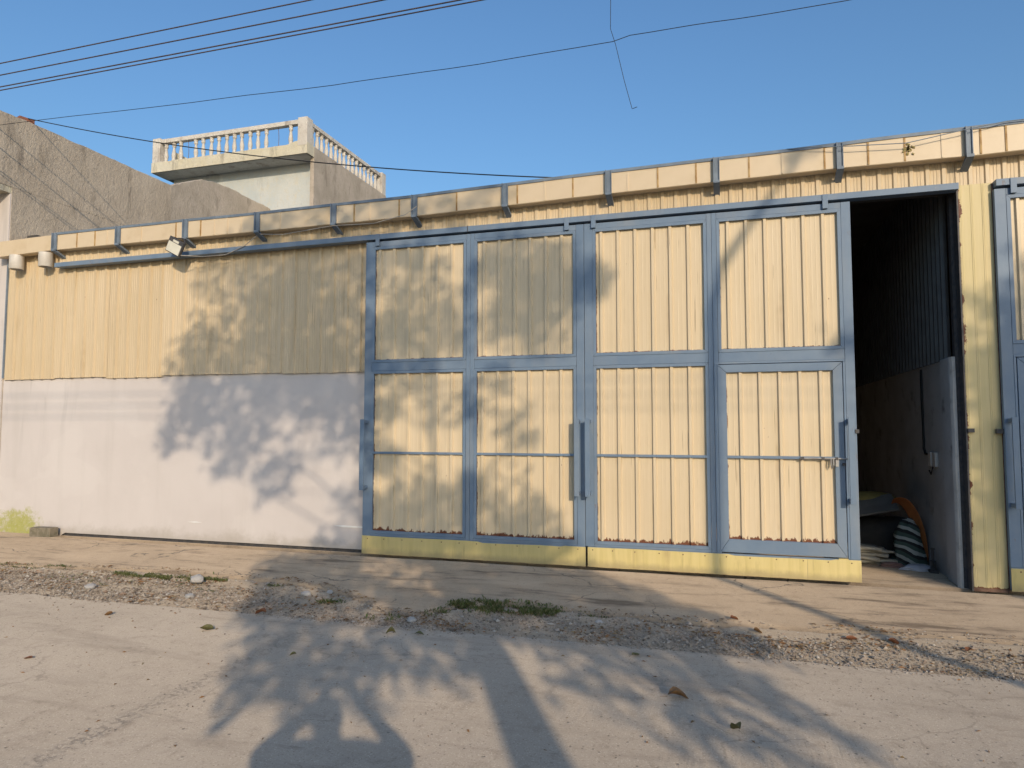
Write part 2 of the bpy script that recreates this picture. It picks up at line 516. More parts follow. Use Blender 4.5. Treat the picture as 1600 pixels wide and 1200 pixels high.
M_ROAD = concrete_mat('road_concrete', (0.375, 0.32, 0.26), (0.415, 0.355, 0.29), (0.31, 0.26, 0.21), 0.8, -3.3, 1.8, 0.25, 0.42)
M_APRON = concrete_mat('apron_concrete', (0.355, 0.275, 0.195), (0.425, 0.33, 0.235), (0.22, 0.17, 0.125), 0.0, None, 1.2, 0.8, 1.0)
M_DIRT = concrete_mat('dirt_and_grit', (0.34, 0.275, 0.205), (0.39, 0.32, 0.24), (0.23, 0.175, 0.13), 0.0, None, 1.6, 0.0)
M_EARTH = pmat('dry_earth', (0.30, 0.24, 0.17), (0.22, 0.20, 0.11), 0.8, 0.95, 0.6, 12, 0.05)


def island_mat(name, cols, rough=0.85, transl=0.0):
    """one of several colours for each separate stone / leaf / blade of a mesh"""
    m, t, b = newmat(name)
    g = t.nodes.new('ShaderNodeNewGeometry')
    r = t.nodes.new('ShaderNodeValToRGB')
    r.color_ramp.interpolation = 'LINEAR'
    e = r.color_ramp.elements
    e[0].position, e[0].color = 0.0, (*cols[0], 1)
    e[1].position, e[1].color = 1.0, (*cols[-1], 1)
    for i, c in enumerate(cols[1:-1]):
        k = e.new((i + 1) / (len(cols) - 1))
        k.color = (*c, 1)
    t.links.new(g.outputs['Random Per Island'], r.inputs[0])
    t.links.new(r.outputs[0], b.inputs['Base Color'])
    b.inputs['Roughness'].default_value = rough
    b.inputs['Specular IOR Level'].default_value = 0.25
    if transl:
        tr = t.nodes.new('ShaderNodeBsdfTranslucent')
        mx = t.nodes.new('ShaderNodeMixShader')
        mx.inputs[0].default_value = transl
        t.links.new(r.outputs[0], tr.inputs[0])
        t.links.new(b.outputs[0], mx.inputs[1])
        t.links.new(tr.outputs[0], mx.inputs[2])
        t.links.new(mx.outputs[0], t.nodes['Material Output'].inputs[0])
    return m


M_STONES = island_mat('mixed_gravel', [(0.14, 0.11, 0.085), (0.30, 0.24, 0.18), (0.42, 0.36, 0.29), (0.22, 0.17, 0.13), (0.50, 0.45, 0.39), (0.32, 0.22, 0.15)])
M_LITTER = island_mat('dry_leaf_litter', [(0.20, 0.10, 0.04), (0.34, 0.18, 0.08), (0.14, 0.08, 0.04), (0.38, 0.27, 0.13)])
M_GRASS = island_mat('low_weeds', [(0.08, 0.12, 0.035), (0.13, 0.17, 0.05), (0.19, 0.20, 0.08), (0.24, 0.21, 0.11), (0.07, 0.10, 0.03)], 0.7, 0.25)
M_LEAF = island_mat('tree_leaf', [(0.05, 0.09, 0.02), (0.08, 0.13, 0.03), (0.06, 0.10, 0.025)], 0.6, 0.15)
M_BARK = pmat('tree_bark', (0.18, 0.14, 0.10), (0.12, 0.09, 0.065), 8, 0.95, 0.8, 25, 0.02, stretch=(1, 1, 0.3))

# ================================================================== GROUND
def lerp_list(tab, x):
    if x <= tab[0][0]:
        return tab[0][1]
    for (x0, y0), (x1, y1) in zip(tab, tab[1:]):
        if x <= x1:
            return y0 + (y1 - y0) * (x - x0) / (x1 - x0)
    return tab[-1][1]


APRON_EDGE = [(-11.6, -1.85), (-8.3, -1.72), (-6.7, -1.52), (-5.4, -1.46), (-4.2, -1.58), (-3.6, -1.80), (-3.0, -2.28), (-2.62, -2.30),
              (-2.4, -1.92), (-1.9, -1.74), (-1.2, -1.80), (-0.6, -1.86), (0.3, -1.80), (1.0, -1.74), (2.2, -1.74), (7.0, -1.80)]


def apron_edge(x):
    return lerp_list(APRON_EDGE, x) + 0.05 * mnoise.noise((x * 2.1, 3.0, 0)) + 0.035 * mnoise.noise((x * 9.0, 7.0, 0))


def apron_z(y):
    return -0.055 * max(0.0, (-y - 0.18) / 1.7)


def road_edge(x):
    return -2.575 + 0.012 * x + 0.03 * mnoise.noise((x * 1.7, 11.0, 0)) + 0.018 * mnoise.noise((x * 8.0, 5.0, 0))


g = MB().add([(-400, -400, -0.14), (400, -400, -0.14), (400, 400, -0.14), (-400, 400, -0.14)], [(0, 1, 2, 3)])
kind(g.build('ground', M_EARTH), 'structure')

# verge of dirt between apron and road
mb = MB()
nx, ny = 200, 22
x0, x1, y0, y1 = -16.0, 8.0, -2.95, -1.30
for j in range(ny + 1):
    for i in range(nx + 1):
        x, y = x0 + (x1 - x0) * i / nx, y0 + (y1 - y0) * j / ny
        base = -0.088 if y > road_edge(x) else -0.10
        z = base + 0.014 * mnoise.noise((x * 1.3, y * 2.0, 1)) + 0.008 * mnoise.noise((x * 5, y * 5, 2))
        if y > apron_edge(x) - 0.25:
            k = min(1.0, (y - apron_edge(x) + 0.25) / 0.25)
            z += 0.028 * k if y <= apron_edge(x) else 0.0
        if y > apron_edge(x) + 0.05:
            z = -0.12
        if y < road_edge(x) - 0.06:
            z = -0.115
        mb.v.append((x, y, z))
for j in range(ny):
    for i in range(nx):
        a = j * (nx + 1) + i
        mb.f.append((a, a + 1, a + nx + 2, a + nx + 1))
kind(mb.build('verge', M_DIRT, smooth=True), 'structure')

# concrete apron in front of the warehouse
mb = MB()
n = 420
xs = [-16.0 + 24.0 * i / n for i in range(n + 1)]
R = 14
for x in xs:
    e = apron_edge(x)
    for j in range(R + 1):
        y = -0.185 + (e + 0.185) * j / R
        z = apron_z(y) + 0.008 * mnoise.noise((x * 0.8, y * 1.2, 5)) + 0.004 * mnoise.noise((x * 4, y * 4, 6)) * (j / R)
        if j == R:
            z -= 0.006
        mb.v.append((x, y, z))
    mb.v.append((x, e - 0.01, -0.13))
Q = R + 2
for i in range(n):
    for j in range(Q - 1):
        a = i * Q + j
        mb.f.append((a, a + 1, a + Q + 1, a + Q))
kind(mb.build('apron_pavement', M_APRON, smooth=True), 'structure')
# the slot the sliding gates run in, and the sill behind it
mb = MB()
mb.box(-9.42, 8.0, -0.19, -0.001, -0.10, -0.055)
kind(mb.build('gate_slot', M_DARKSTEEL), 'structure')
mb = MB().box(-16.0, -9.421, -0.19, 0.0, -0.09, 0.002)
kind(mb.build('wall_footing', M_APRON), 'structure')

# road slab
mb = MB()
n = 400
for i in range(n + 1):
    x = -26.0 + 46.0 * i / n
    e = road_edge(x)
    mb.v += [(x, e, -0.125), (x, e, -0.081), (x, e - 0.03, -0.076), (x, e - 1.2, -0.07), (x, -6.0, -0.07), (x, -10.2, -0.08), (x, -10.2, -0.13)]
for i in range(n):
    for j in range(6):
        a = i * 7 + j
        mb.f.append((a, a + 7, a + 8, a + 1))
kind(mb.build('road', M_ROAD), 'structure')

# ================================================================== WAREHOUSE
WH = thing('warehouse', 'long cream corrugated warehouse with white lower wall, gutter and open doorway', 'warehouse', (-4.0, 0.0, 0.0))


def sheet(x0, x1, z0, z1, y, period=0.2, h=0.03, phase=0.0, micro=3, mdepth=0.0022, axis='x', zf0=None, zf1=None, wob=0.0, rw=1.0):
    """ribbed steel sheet standing in the plane y (ribs towards -y)"""
    prof = [(0.0, 0.0)]
    flat = period - 0.062 * rw
    for k in range(micro):
        c = flat * (k + 1) / (micro + 1)
        prof += [(c - 0.008, 0.0), (c - 0.004, mdepth), (c + 0.004, mdepth), (c + 0.008, 0.0)]
    if h:
        prof += [(flat, 0.0), (flat + 0.012 * rw, h), (flat + 0.046 * rw, h), (flat + 0.060 * rw, 0.0)]
    pts = []
    k = math.floor((x0 - phase) / period) - 1
    while phase + k * period < x1 + period:
        for px, ph in prof:
            X = phase + k * period + px
            if x0 - 1e-6 <= X <= x1 + 1e-6:
                pts.append((X, ph))
        k += 1
    if not pts or pts[0][0] > x0 + 1e-4:
        pts.insert(0, (x0, pts[0][1] if pts else 0.0))
    if pts[-1][0] < x1 - 1e-4:
        pts.append((x1, pts[-1][1]))
    m = MB()
    nz = max(1, int((z1 - z0) / 0.4)) if wob else 1
    for j in range(nz + 1):
        for X, ph in pts:
            a = zf0(X) if zf0 else z0
            b = zf1(X) if zf1 else z1
            z = a + (b - a) * j / nz
            yy = y - ph + (wob * mnoise.noise((X * 1.1, z * 1.3, y * 7)) if wob else 0)
            m.v.append((X, yy, z) if axis == 'x' else (yy, X, z))
    L_ = len(pts)
    for j in range(nz):
        for i in range(L_ - 1):
            a = j * L_ + i
            m.f.append((a, a + 1, a + L_ + 1, a + L_))
    return m


# --- masonry and framing
mb = MB()
NXW, NZW = 60, 12
for j in range(NZW + 1):
    for i in range(NXW + 1):
        X, Z = -10.76 + (10.76 - 4.42) * i / NXW, 2.37 * j / NZW - 0.0
        mb.v.append((X, 0.0 + 0.006 * mnoise.noise((X * 0.7, Z * 0.9, 4)), Z if j else (0.045 if X > -9.45 else -0.01)))
for j in range(NZW):
    for i in range(NXW):
        a = j * (NXW + 1) + i
        mb.f.append((a, a + 1, a + NXW + 2, a + NXW + 1))
mb.box(-10.76, -4.42, 0.012, 0.22, 0.047, 2.368)
box(-10.76, -4.42, 0.03, 0.21, -0.1, 0.0465).build('gap_shade_strip', M_DARKSTEEL, WH)  # dark strip set in as the shade of the gap under the wall
wall = mb.build('lower_wall', M_WHITE, WH, origin=(0, 0, 0), smooth=False)
for p in wall.data.polygons:
    p.use_smooth = p.index < NXW * NZW
mk = MB()
mk.add([(-4.86, -0.009, 0.335), (-4.72, -0.0095, 0.318), (-4.43, -0.0095, 0.322), (-4.43, -0.0095, 0.338), (-4.74, -0.0095, 0.345)], [(0, 1, 2, 3, 4)])
mk.build('filler_mark', M_WHITEMARK, WH)
mk = MB()
mk.add([(-7.19, -0.009, 0.292), (-7.05, -0.009, 0.283), (-6.93, -0.009, 0.292), (-7.03, -0.009, 0.304)], [(0, 1, 2, 3)])
mk.build('filler_mark', M_WHITEMARK, WH)
# upper left cladding: separate lapped sheets
edges = [-10.72, -9.72, -8.71, -7.70, -6.69, -5.68, -4.40]
for i, (a, b) in enumerate(zip(edges, edges[1:])):
    y = -0.022 - 0.004 * (i % 2)
    sheet(a, b + 0.03, 2.355, 4.42, y, 0.2, 0.024, a, 3, 0.003, wob=0.008,
          zf0=lambda X, i=i: 2.343 + 0.013 * math.sin(i * 2.3) + 0.006 * mnoise.noise((X * 6, i, 2))).build('cladding_sheet', M_SHEET, WH, origin=(a, 0, 2.355))
box(-10.735, -10.715, -0.05, 0.1, 2.37, 4.42).build('cladding_edge', M_BRACKET, WH)
# header sheets above the gates
hedges = [-9.62, -8.4, -7.2, -6.0, -4.8, -3.6, -2.4, -1.2, 0.0, 1.2, 2.34, 3.5, 4.7, 6.0]
for i, (a, b) in enumerate(zip(hedges, hedges[1:])):
    top = 4.40
    bot = 4.075
    y = -0.058 - 0.004 * (i % 2)
    sheet(a, b + 0.02, bot, top, y, 0.15, 0.018, a + 0.02, 2, 0.004, wob=0.01,
          zf0=lambda X: bot + 0.004 * math.sin(X * 23)).build('header_sheet', M_SHEET, WH, origin=(a, 0, bot))
box(-10.7, 6.0, 0.0, 0.16, 4.06, 4.40).build('lintel_beam', M_INDARK, WH)
# cream column cladding between the two gateways
sheet(2.345, 2.640, 0.035, 4.078, -0.105, 0.1, 0.0, 2.345, 2, 0.003, wob=0.006).build('column_sheet', M_COLUMN, WH, origin=(2.345, 0, 0.035))
box(2.33, 2.345, -0.112, 0.10, 0.0, 4.07).build('jamb_angle', M_DARKSTEEL, WH)
box(2.640, 2.655, -0.108, 0.10, 0.0, 4.07).build('jamb_angle', M_RUSTY, WH)
box(2.346, 2.639, -0.100, 0.10, 0.0, 4.07).build('column_core', M_RUSTY, WH)
box(2.345, 2.40, -0.135, -0.105, 1.56, 1.60).build('latch_tab', M_DARKSTEEL, WH)
box(2.585, 2.66, -0.15, -0.105, 1.55, 1.595).build('latch_tab', M_DARKSTEEL, WH)
# top track
box(-9.60, 2.335, -0.185, -0.062, 4.018, 4.085).build('gate_track', M_BLUE, WH, bevel=0.003)
box(2.66, 6.0, -0.185, -0.062, 4.018, 4.085).build('gate_track', M_BLUE, WH, bevel=0.003)
box(-2.965, -2.955, -0.188, -0.10, 4.012, 4.089).build('track_joint', M_DARKSTEEL, WH)

# --- gutter
GT = [(-11.0, 4.492), (-9.58, 4.52), (-6.0, 4.512), (-3.65, 4.521), (-1.2, 4.569), (1.236, 4.601), (2.42, 4.624), (6.0, 4.68)]
GBX = [(-11.0, 4.24), (-9.58, 4.276), (-6.0, 4.262), (-3.65, 4.266), (-1.2, 4.312), (1.23, 4.346), (2.42, 4.340), (6.0, 4.38)]


def gt(x):
    return lerp_list(GT, x) + 0.006 * mnoise.noise((x * 0.9, 3, 3))


def gb(x):
    return lerp_list(GBX, x)


YG = -0.22
gseams = [-10.78, -10.12, -9.55]
x = -9.55
rr = random.Random(4)
while x < 5.6:
    x += rr.choice((0.22, 0.42, 0.34, 0.62, 0.78))
    gseams.append(x)
for i, (a, b) in enumerate(zip(gseams, gseams[1:])):
    m = MB()
    yo = YG - 0.0025 * (i % 2)
    nn = 4
    for k in range(nn + 1):
        X = a + (b - a) * k / nn
        w = 0.002 * mnoise.noise((X * 2.2, 8, 1))
        m.v += [(X, -0.06, gt(X) - 0.01), (X, yo + 0.01, gt(X) - 0.012), (X, yo + w, gt(X) - 0.02), (X, yo + w * 1.5, gb(X)), (X, yo + 0.006, gb(X) - 0.006), (X, -0.06, gb(X) + 0.004)]
    for k in range(nn):
        for j in range(5):
            p = k * 6 + j
            m.f.append((p, p + 6, p + 7, p + 1))
    ob = m.build('gutter_section', M_GUTTER, WH, origin=(a, YG, gb(a)))
    s = MB()
    X = b
    s.box(X - 0.009, X + 0.009, YG - 0.0075, YG + 0.03, gb(X) + 0.004, gt(X) - 0.022)
    if i > 0:
        s.build('gutter_seam', M_SEAM if rr.random() < 0.55 else M_GUTTER, ob)
# lip flashing along the top
m = MB()
for k in range(61):
    X = -9.60 + 15.2 * k / 60
    m.v += [(X, YG - 0.012, gt(X) - 0.022), (X, YG - 0.014, gt(X) + 0.012), (X, -0.02, gt(X) + 0.03), (X, -0.02, gt(X) - 0.004), (X, YG + 0.004, gt(X) - 0.018)]
for k in range(60):
    for j in range(5):
        p, q = k * 5 + j, k * 5 + (j + 1) % 5
        m.f.append((p, p + 5, q + 5, q))
m.f += [(0, 1, 2, 3, 4), (304, 303, 302, 301, 300)]
m.build('roof_flashing', M_BRACKET, WH)
for bx in [-9.541, -8.34, -7.151, -5.968, -4.799, -3.649, -2.458, -1.207, -0.012, 1.236, 2.423, 3.62, 4.8]:
    m = MB()
    w = 0.034
    zt, zb = gt(bx) + 0.004, gb(bx) - 0.03
    m.box(bx - w, bx - w + 0.008, YG - 0.052, YG - 0.010, zb, zt)
    m.box(bx - w, bx + w, YG - 0.014, YG - 0.006, zb, zt)
    m.box(bx + w - 0.008, bx + w, YG - 0.030, YG - 0.014, zb, zt)
    m.add([(bx - w, YG - 0.05, zb + 0.03), (bx + w, YG - 0.05, zb + 0.03), (bx + w, -0.05, zb - 0.055), (bx - w, -0.05, zb - 0.055),
           (bx - w, YG - 0.05, zb), (bx + w, YG - 0.05, zb), (bx + w, -0.05, zb - 0.085), (bx - w, -0.05, zb - 0.085)],
          [(0, 1, 2, 3), (4, 7, 6, 5), (0, 4, 5, 1), (2, 6, 7, 3), (1, 5, 6, 2), (0, 3, 7, 4)])
    m.build('gutter_bracket', M_BRACKET, WH)
for px in (-10.365, -9.775):
    m = MB()
    m.lathe((px, YG + 0.04, 4.035), [(0.094, 0.0), (0.098, 0.004), (0.098, 0.215)], 20, cap=False)
    m.lathe((px, YG + 0.04, 4.035), [(0.098, 0.215), (0.088, 0.21), (0.088, 0.0), (0.094, 0.0)], 20, cap=False)
    m.build('outlet_pipe', M_PVC, WH, smooth=True)
# roof, hidden slopes and the closed shell behind
m = MB()
m.add([(-10.7, -0.02, 4.49), (6.0, -0.02, 4.60), (6.0, 14.0, 4.75), (-10.7, 14.0, 4.75), (-10.7, -0.02, 4.46), (6.0, -0.02, 4.57), (6.0, 14.0, 4.72), (-10.7, 14.0, 4.72)],
      [(0, 1, 2, 3), (4, 7, 6, 5), (1, 5, 6, 2), (2, 6, 7, 3), (3, 7, 4, 0)])
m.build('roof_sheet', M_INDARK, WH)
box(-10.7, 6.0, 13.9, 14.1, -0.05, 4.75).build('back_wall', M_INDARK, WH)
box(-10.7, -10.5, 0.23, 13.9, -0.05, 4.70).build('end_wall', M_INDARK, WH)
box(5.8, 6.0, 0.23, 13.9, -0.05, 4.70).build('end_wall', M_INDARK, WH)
box(-10.5, 5.8, 0.0, 13.9, -0.06, -0.002).build('inner_floor', M_APRON, WH, origin=(0, 0, 0))
# partition on the right of the open doorway
box(2.30, 2.44, 0.42, 13.8, 0.0, 2.33).build('partition_wall', M_INNER, WH)
box(2.262, 2.44, 0.105, 0.419, 0.0, 2.34).build('partition_pier', M_INNER, WH, bevel=0.01)
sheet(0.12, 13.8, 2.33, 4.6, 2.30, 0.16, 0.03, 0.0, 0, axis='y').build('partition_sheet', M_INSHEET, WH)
m = MB()
for k in range(15):
    z = 2.335 * k / 14
    w = 0.006 * mnoise.noise((z * 3, 1, 2))
    m.v += [(2.262 + w, 0.104, z), (2.252 + w, 0.06, z), (2.268 + w, 0.025, z), (2.298, 0.022, z)]
for k in range(14):
    for j in range(3):
        a = k * 4 + j
        m.f.append((a, a + 1, a + 5, a + 4))
m.f.append((56, 57, 58, 59))
m.build('jamb_plaster', M_JAMB, WH)
box(2.30, 2.332, 0.02, 0.10, 0.0, 4.06).build('jamb_angle', M_DARKSTEEL, WH)

# ================================================================== SLIDING GATES
YF = -0.165     # front face of the gate frames


def bar(parent, name, x0, x1, z0, z1, y0=YF, y1=-0.115, mat=M_BLUE, bev=0.003):
    return box(x0, x1, y0, y1, z0, z1).build(name, mat, parent, origin=((x0 + x1) / 2, (y0 + y1) / 2, z0), bevel=bev)


def trim(parent, x0, x1, z0, z1, w=0.034, y=YF - 0.004, name='panel_trim'):
    """mitred frame of thin angle round a panel opening"""
    m = MB()
    o = [(x0 - w, z0 - w), (x1 + w, z0 - w), (x1 + w, z1 + w), (x0 - w, z1 + w)]
    i_ = [(x0, z0), (x1, z0), (x1, z1), (x0, z1)]
    for k in range(4):
        a, b, c, d = o[k], o[(k + 1) % 4], i_[(k + 1) % 4], i_[k]
        e = 0.0012
        vs = [(p[0], y, p[1]) for p in (a, b, c, d)] + [(p[0], y + 0.03, p[1]) for p in (a, b, c, d)]
        cx, cz = sum(p[0] for p in vs) / 8, sum(p[2] for p in vs) / 8
        L_ = Vector((b[0] - a[0], 0, b[1] - a[1])).normalized() * e
        for q in (0, 3, 4, 7):
            vs[q] = (vs[q][0] + L_.x, vs[q][1], vs[q][2] + L_.z)
        for q in (1, 2, 5, 6):
            vs[q] = (vs[q][0] - L_.x, vs[q][1], vs[q][2] - L_.z)
        m.add(vs, [(0, 1, 2, 3), (4, 7, 6, 5), (0, 4, 5, 1), (1, 5, 6, 2), (2, 6, 7, 3), (3, 7, 4, 0)])
    return m.build(name, M_BLUE, parent)


def handle(parent, x, z0, z1, stand=0.115):
    m = MB()
    y = YF - stand
    m.box(x - 0.028, x + 0.028, y - 0.02, y, z0, z1)
    m.box(x - 0.022, x + 0.022, y, YF + 0.002, z1 - 0.05, z1 - 0.012)
    m.box(x - 0.022, x + 0.022, y, YF + 0.002, z0 + 0.012, z0 + 0.05)
    return m.build('handle', M_BLUE, parent, bevel=0.003)


def panel(parent, x0, x1, z0, z1, up_, seed, n=6):
    p = (x1 - x0 - 0.03) / n
    y = YF + 0.036
    rp = random.Random(seed)
    ph = x0 + rp.uniform(0.02, 0.05)
    s = sheet(x0 - 0.012, x1 + 0.012, z0 - 0.01, z1 + 0.012, y, p, 0.026, ph - (p - 0.062), 2, 0.0009, wob=0.010, rw=0.8)
    return s.build('sheet_panel', M_PANEL_UP if up_ else M_PANEL, parent, origin=(x0, y, z0))


def gate_leaf(name, label, x0, wicket=None, hl=True, hr=True, hangers=(0.17, 2.65), seed=1):
    W_ = 2.846
    root = thing(name, label, 'gate', (x0 + W_ / 2, YF, 0.03), 'blue framed sliding gates')
    c = [(0.135, 1.345), (1.520, 2.715)]
    zt, zu1, zu0, zl1, zl0, zk = 3.992, 3.888, 2.466, 2.288, 0.322, 0.258
    bar(root, 'stile', x0, x0 + 0.10, zk, zt)
    bar(root, 'stile', x0 + c[0][1] + 0.036, x0 + (c[0][1] + c[1][0]) / 2 - 0.0012, zk, zt)
    bar(root, 'stile', x0 + (c[0][1] + c[1][0]) / 2 + 0.0012, x0 + c[1][0] - 0.036, zk, zt)
    bar(root, 'stile', x0 + c[1][1] + 0.036, x0 + W_ - 0.003, zk, zt)
    for k in (0, 1):
        a, b = x0 + c[k][0], x0 + c[k][1]
        bar(root, 'rail', a - 0.034, b + 0.034, zu1 + 0.036, zt - 0.001, YF + 0.001)
        bar(root, 'rail', a - 0.034, b + 0.034, zl1 + 0.036, zu0 - 0.036, YF + 0.001)
        p = panel(root, a, b, zu0, zu1, True, seed + k)
        trim(p, a, b, zu0, zu1)
        if wicket != k:
            bar(root, 'rail', a - 0.034, b + 0.034, zk, zl0 - 0.036, YF + 0.001)
            p = panel(root, a, b, zl0, zl1, False, seed + 10 + k)
            trim(p, a, b, zl0, zl1)
            bar(root, 'cross_bar', a - 0.006, b + 0.006, 1.277, 1.306, YF - 0.006, YF + 0.004)
    # yellow kick sheet, a little buckled along the top
    m = MB()
    n_ = 48
    kx = 0.022 if seed == 21 else 0.0
    for i in range(n_ + 1):
        X = x0 + kx + (W_ - kx) * i / n_
        zz = 0.252 + 0.007 * mnoise.noise((X * 1.7, seed, 3)) - (0.012 if 0.55 < (i / n_) < 0.9 else 0)
        w = 0.004 * mnoise.noise((X * 2.6, seed, 9))
        z0 = 0.03 + 0.004 * mnoise.noise((X * 3, seed, 5))
        m.v += [(X, YF - 0.010 + w, z0), (X, YF - 0.010 + w * 1.2, 0.14), (X, YF - 0.009, zz), (X, YF - 0.002, zz), (X, YF - 0.002, z0)]
    for i in range(n_):
        for j in range(4):
            a = i * 5 + j
            m.f.append((a, a + 5, a + 6, a + 1))
    m.build('kick_sheet', M_KICK, root, origin=(x0, YF, 0.03))
    box(x0 + 0.004 + kx, x0 + W_ - 0.006, YF, -0.115, 0.04, zk - 0.001).build('bottom_rail', M_BLUE, root)
    for k in range(12):
        X = x0 + 0.08 + (W_ - 0.16) * k / 11 + 0.02 * math.sin(k * 5.1)
        q = MB()
        for r_, yy in ((0.007, YF - 0.011), (0.005, YF - 0.016)):
            for t_ in range(6):
                q.v.append((X + r_ * math.cos(t_ * 1.047), yy, 0.222 + r_ * math.sin(t_ * 1.047)))
        q.f += [(0, 1, 7, 6), (1, 2, 8, 7), (2, 3, 9, 8), (3, 4, 10, 9), (4, 5, 11, 10), (5, 0, 6, 11), (6, 7, 8, 9, 10, 11)]
        q.build('screw', M_RUSTY, root)
    for hx in hangers:
        m = box(x0 + hx - 0.027, x0 + hx + 0.027, -0.197, -0.187, 3.93, 4.082)
        m.box(x0 + hx - 0.024, x0 + hx + 0.024, -0.187, YF + 0.002, 3.932, 3.985)
        m.build('hanger_strap', M_BLUE, root, bevel=0.002)
    if hl:
        handle(root, x0 + 0.048, 0.83, 1.71)
    if hr:
        handle(root, x0 + W_ - 0.075, 0.83, 1.71)
    if wicket is not None:
        a, b = x0 + c[wicket][0] - 0.055, x0 + c[wicket][1] + 0.012
        if wicket == 0:
            a, b = x0 + c[0][0] - 0.012, x0 + c[0][1] + 0.055
        zb, zt2 = 0.268, 2.300
        d = MB().box(a + 0.006, b - 0.006, YF + 0.044, YF + 0.05, zb, zt2 - 0.006)
        dr = d.build('wicket_door', M_BLUE, root, origin=((a + b) / 2, YF, zb))
        w = 0.092
        y0 = YF - 0.006
        o4 = [(a + 0.006, zb + 0.004), (b - 0.006, zb + 0.004), (b - 0.006, zt2 - 0.006), (a + 0.006, zt2 - 0.006)]
        i4 = [(a + 0.006 + w, zb + w + 0.05), (b - 0.006 - w, zb + w + 0.05), (b - 0.006 - w, zt2 - w), (a + 0.006 + w, zt2 - w)]
        for k in range(4):
            A, B, C_, D = o4[k], o4[(k + 1) % 4], i4[(k + 1) % 4], i4[k]
            e = Vector((B[0] - A[0], B[1] - A[1])).normalized() * 0.0015
            pts = [(A[0] + e.x, A[1] + e.y), (B[0] - e.x, B[1] - e.y), (C_[0] - e.x, C_[1] - e.y), (D[0] + e.x, D[1] + e.y)]
            vs = [(p[0], y0, p[1]) for p in pts] + [(p[0], YF + 0.043, p[1]) for p in pts]
            MB().add(vs, [(0, 1, 2, 3), (4, 7, 6, 5), (0, 4, 5, 1), (1, 5, 6, 2), (2, 6, 7, 3), (3, 7, 4, 0)]).build('door_frame', M_BLUE, dr, bevel=0.003)
        pa, pb, pz0, pz1 = i4[0][0], i4[1][0], i4[0][1], i4[2][1]
        p_ = (pb - pa - 0.02) / 5.2
        sheet(pa - 0.004, pb + 0.004, pz0 - 0.004, pz1 + 0.004, YF + 0.034, p_, 0.026, pa - 0.03, 2, 0.0009, wob=0.010, rw=0.8).build('sheet_panel', M_PANEL, dr, origin=(pa, YF + 0.034, pz0))
        box(pa - 0.004, pb + 0.004, YF - 0.010, YF + 0.002, 1.277, 1.306).build('cross_bar', M_BLUE, dr, bevel=0.002)
        # fixed edging round the wicket opening
        if wicket == 1:
            bar(root, 'opening_edge', a - 0.030, a - 0.001, zk + 0.002, zt2 - 0.001, YF - 0.003, YF + 0.03)
            bar(root, 'opening_edge', b + 0.001, x0 + c[1][1] + 0.034, zk + 0.002, zt2 - 0.001, YF - 0.003, YF + 0.03)
            bar(root, 'opening_edge', a - 0.030, x0 + c[1][1] + 0.034, zt2 + 0.001, zl1 + 0.0355, YF - 0.002, YF + 0.03)
            # sliding bolt, hasp and padlock staple
            m = MB().tube([(0.78, YF - 0.022, 1.286), (1.235, YF - 0.022, 1.286)], 0.009, 8)
            bolt = m.build('slide_bolt', M_GALV, dr)
            for bx_ in (0.80, 1.00, 1.13):
                box(bx_ - 0.014, bx_ + 0.014, YF - 0.034, YF - 0.011, 1.272, 1.301).build('bolt_keeper', M_DARKSTEEL, bolt)
            m = MB().tube([(1.075, YF - 0.022, 1.285), (1.074, YF - 0.032, 1.22), (1.085, YF - 0.034, 1.195), (1.098, YF - 0.032, 1.22), (1.098, YF - 0.022, 1.285)], 0.008, 6)
            m.build('bolt_hasp', M_GALV, bolt)
            box(1.118, 1.146, YF - 0.03, YF - 0.018, 1.205, 1.285).build('bolt_hasp', M_GALV, bolt)
            box(1.185, 1.215, YF - 0.04, YF - 0.006, 1.215, 1.245).build('staple', M_DARKSTEEL, dr)
            box(1.315, 1.352, YF - 0.012, YF + 0.02, 1.55, 1.59).build('latch_tab', M_DARKSTEEL, root)
            box(b - 0.09, b + 0.0, YF - 0.009, YF - 0.002, zb - 0.022, zb - 0.004).build('door_stop', M_KICK, root)
        else:
            bar(root, 'opening_edge', b + 0.001, b + 0.030, zk + 0.002, zt2 - 0.001, YF - 0.003, YF + 0.03)
            bar(root, 'opening_edge', x0 + 0.101, b + 0.030, zt2 + 0.001, zl1 + 0.0355, YF - 0.002, YF + 0.03)
            bar(root, 'opening_edge', x0 + 0.101, a - 0.001, zk + 0.002, zt2 - 0.001, YF - 0.003, YF + 0.03)
    return root


gate_leaf('sliding_gate', 'left sliding gate leaf of four cream panels, beside the white wall', -4.36, None, True, True, (0.175, 2.645), 1)
gate_leaf('sliding_gate', 'right sliding gate leaf with small wicket door, beside the dark open doorway', -1.512, 1, True, True, (0.115, 2.60), 21)
gate_leaf('sliding_gate', 'partly seen blue framed gate at the right edge, past the cream column', 2.646, 0, True, False, (0.16, 2.6), 41)

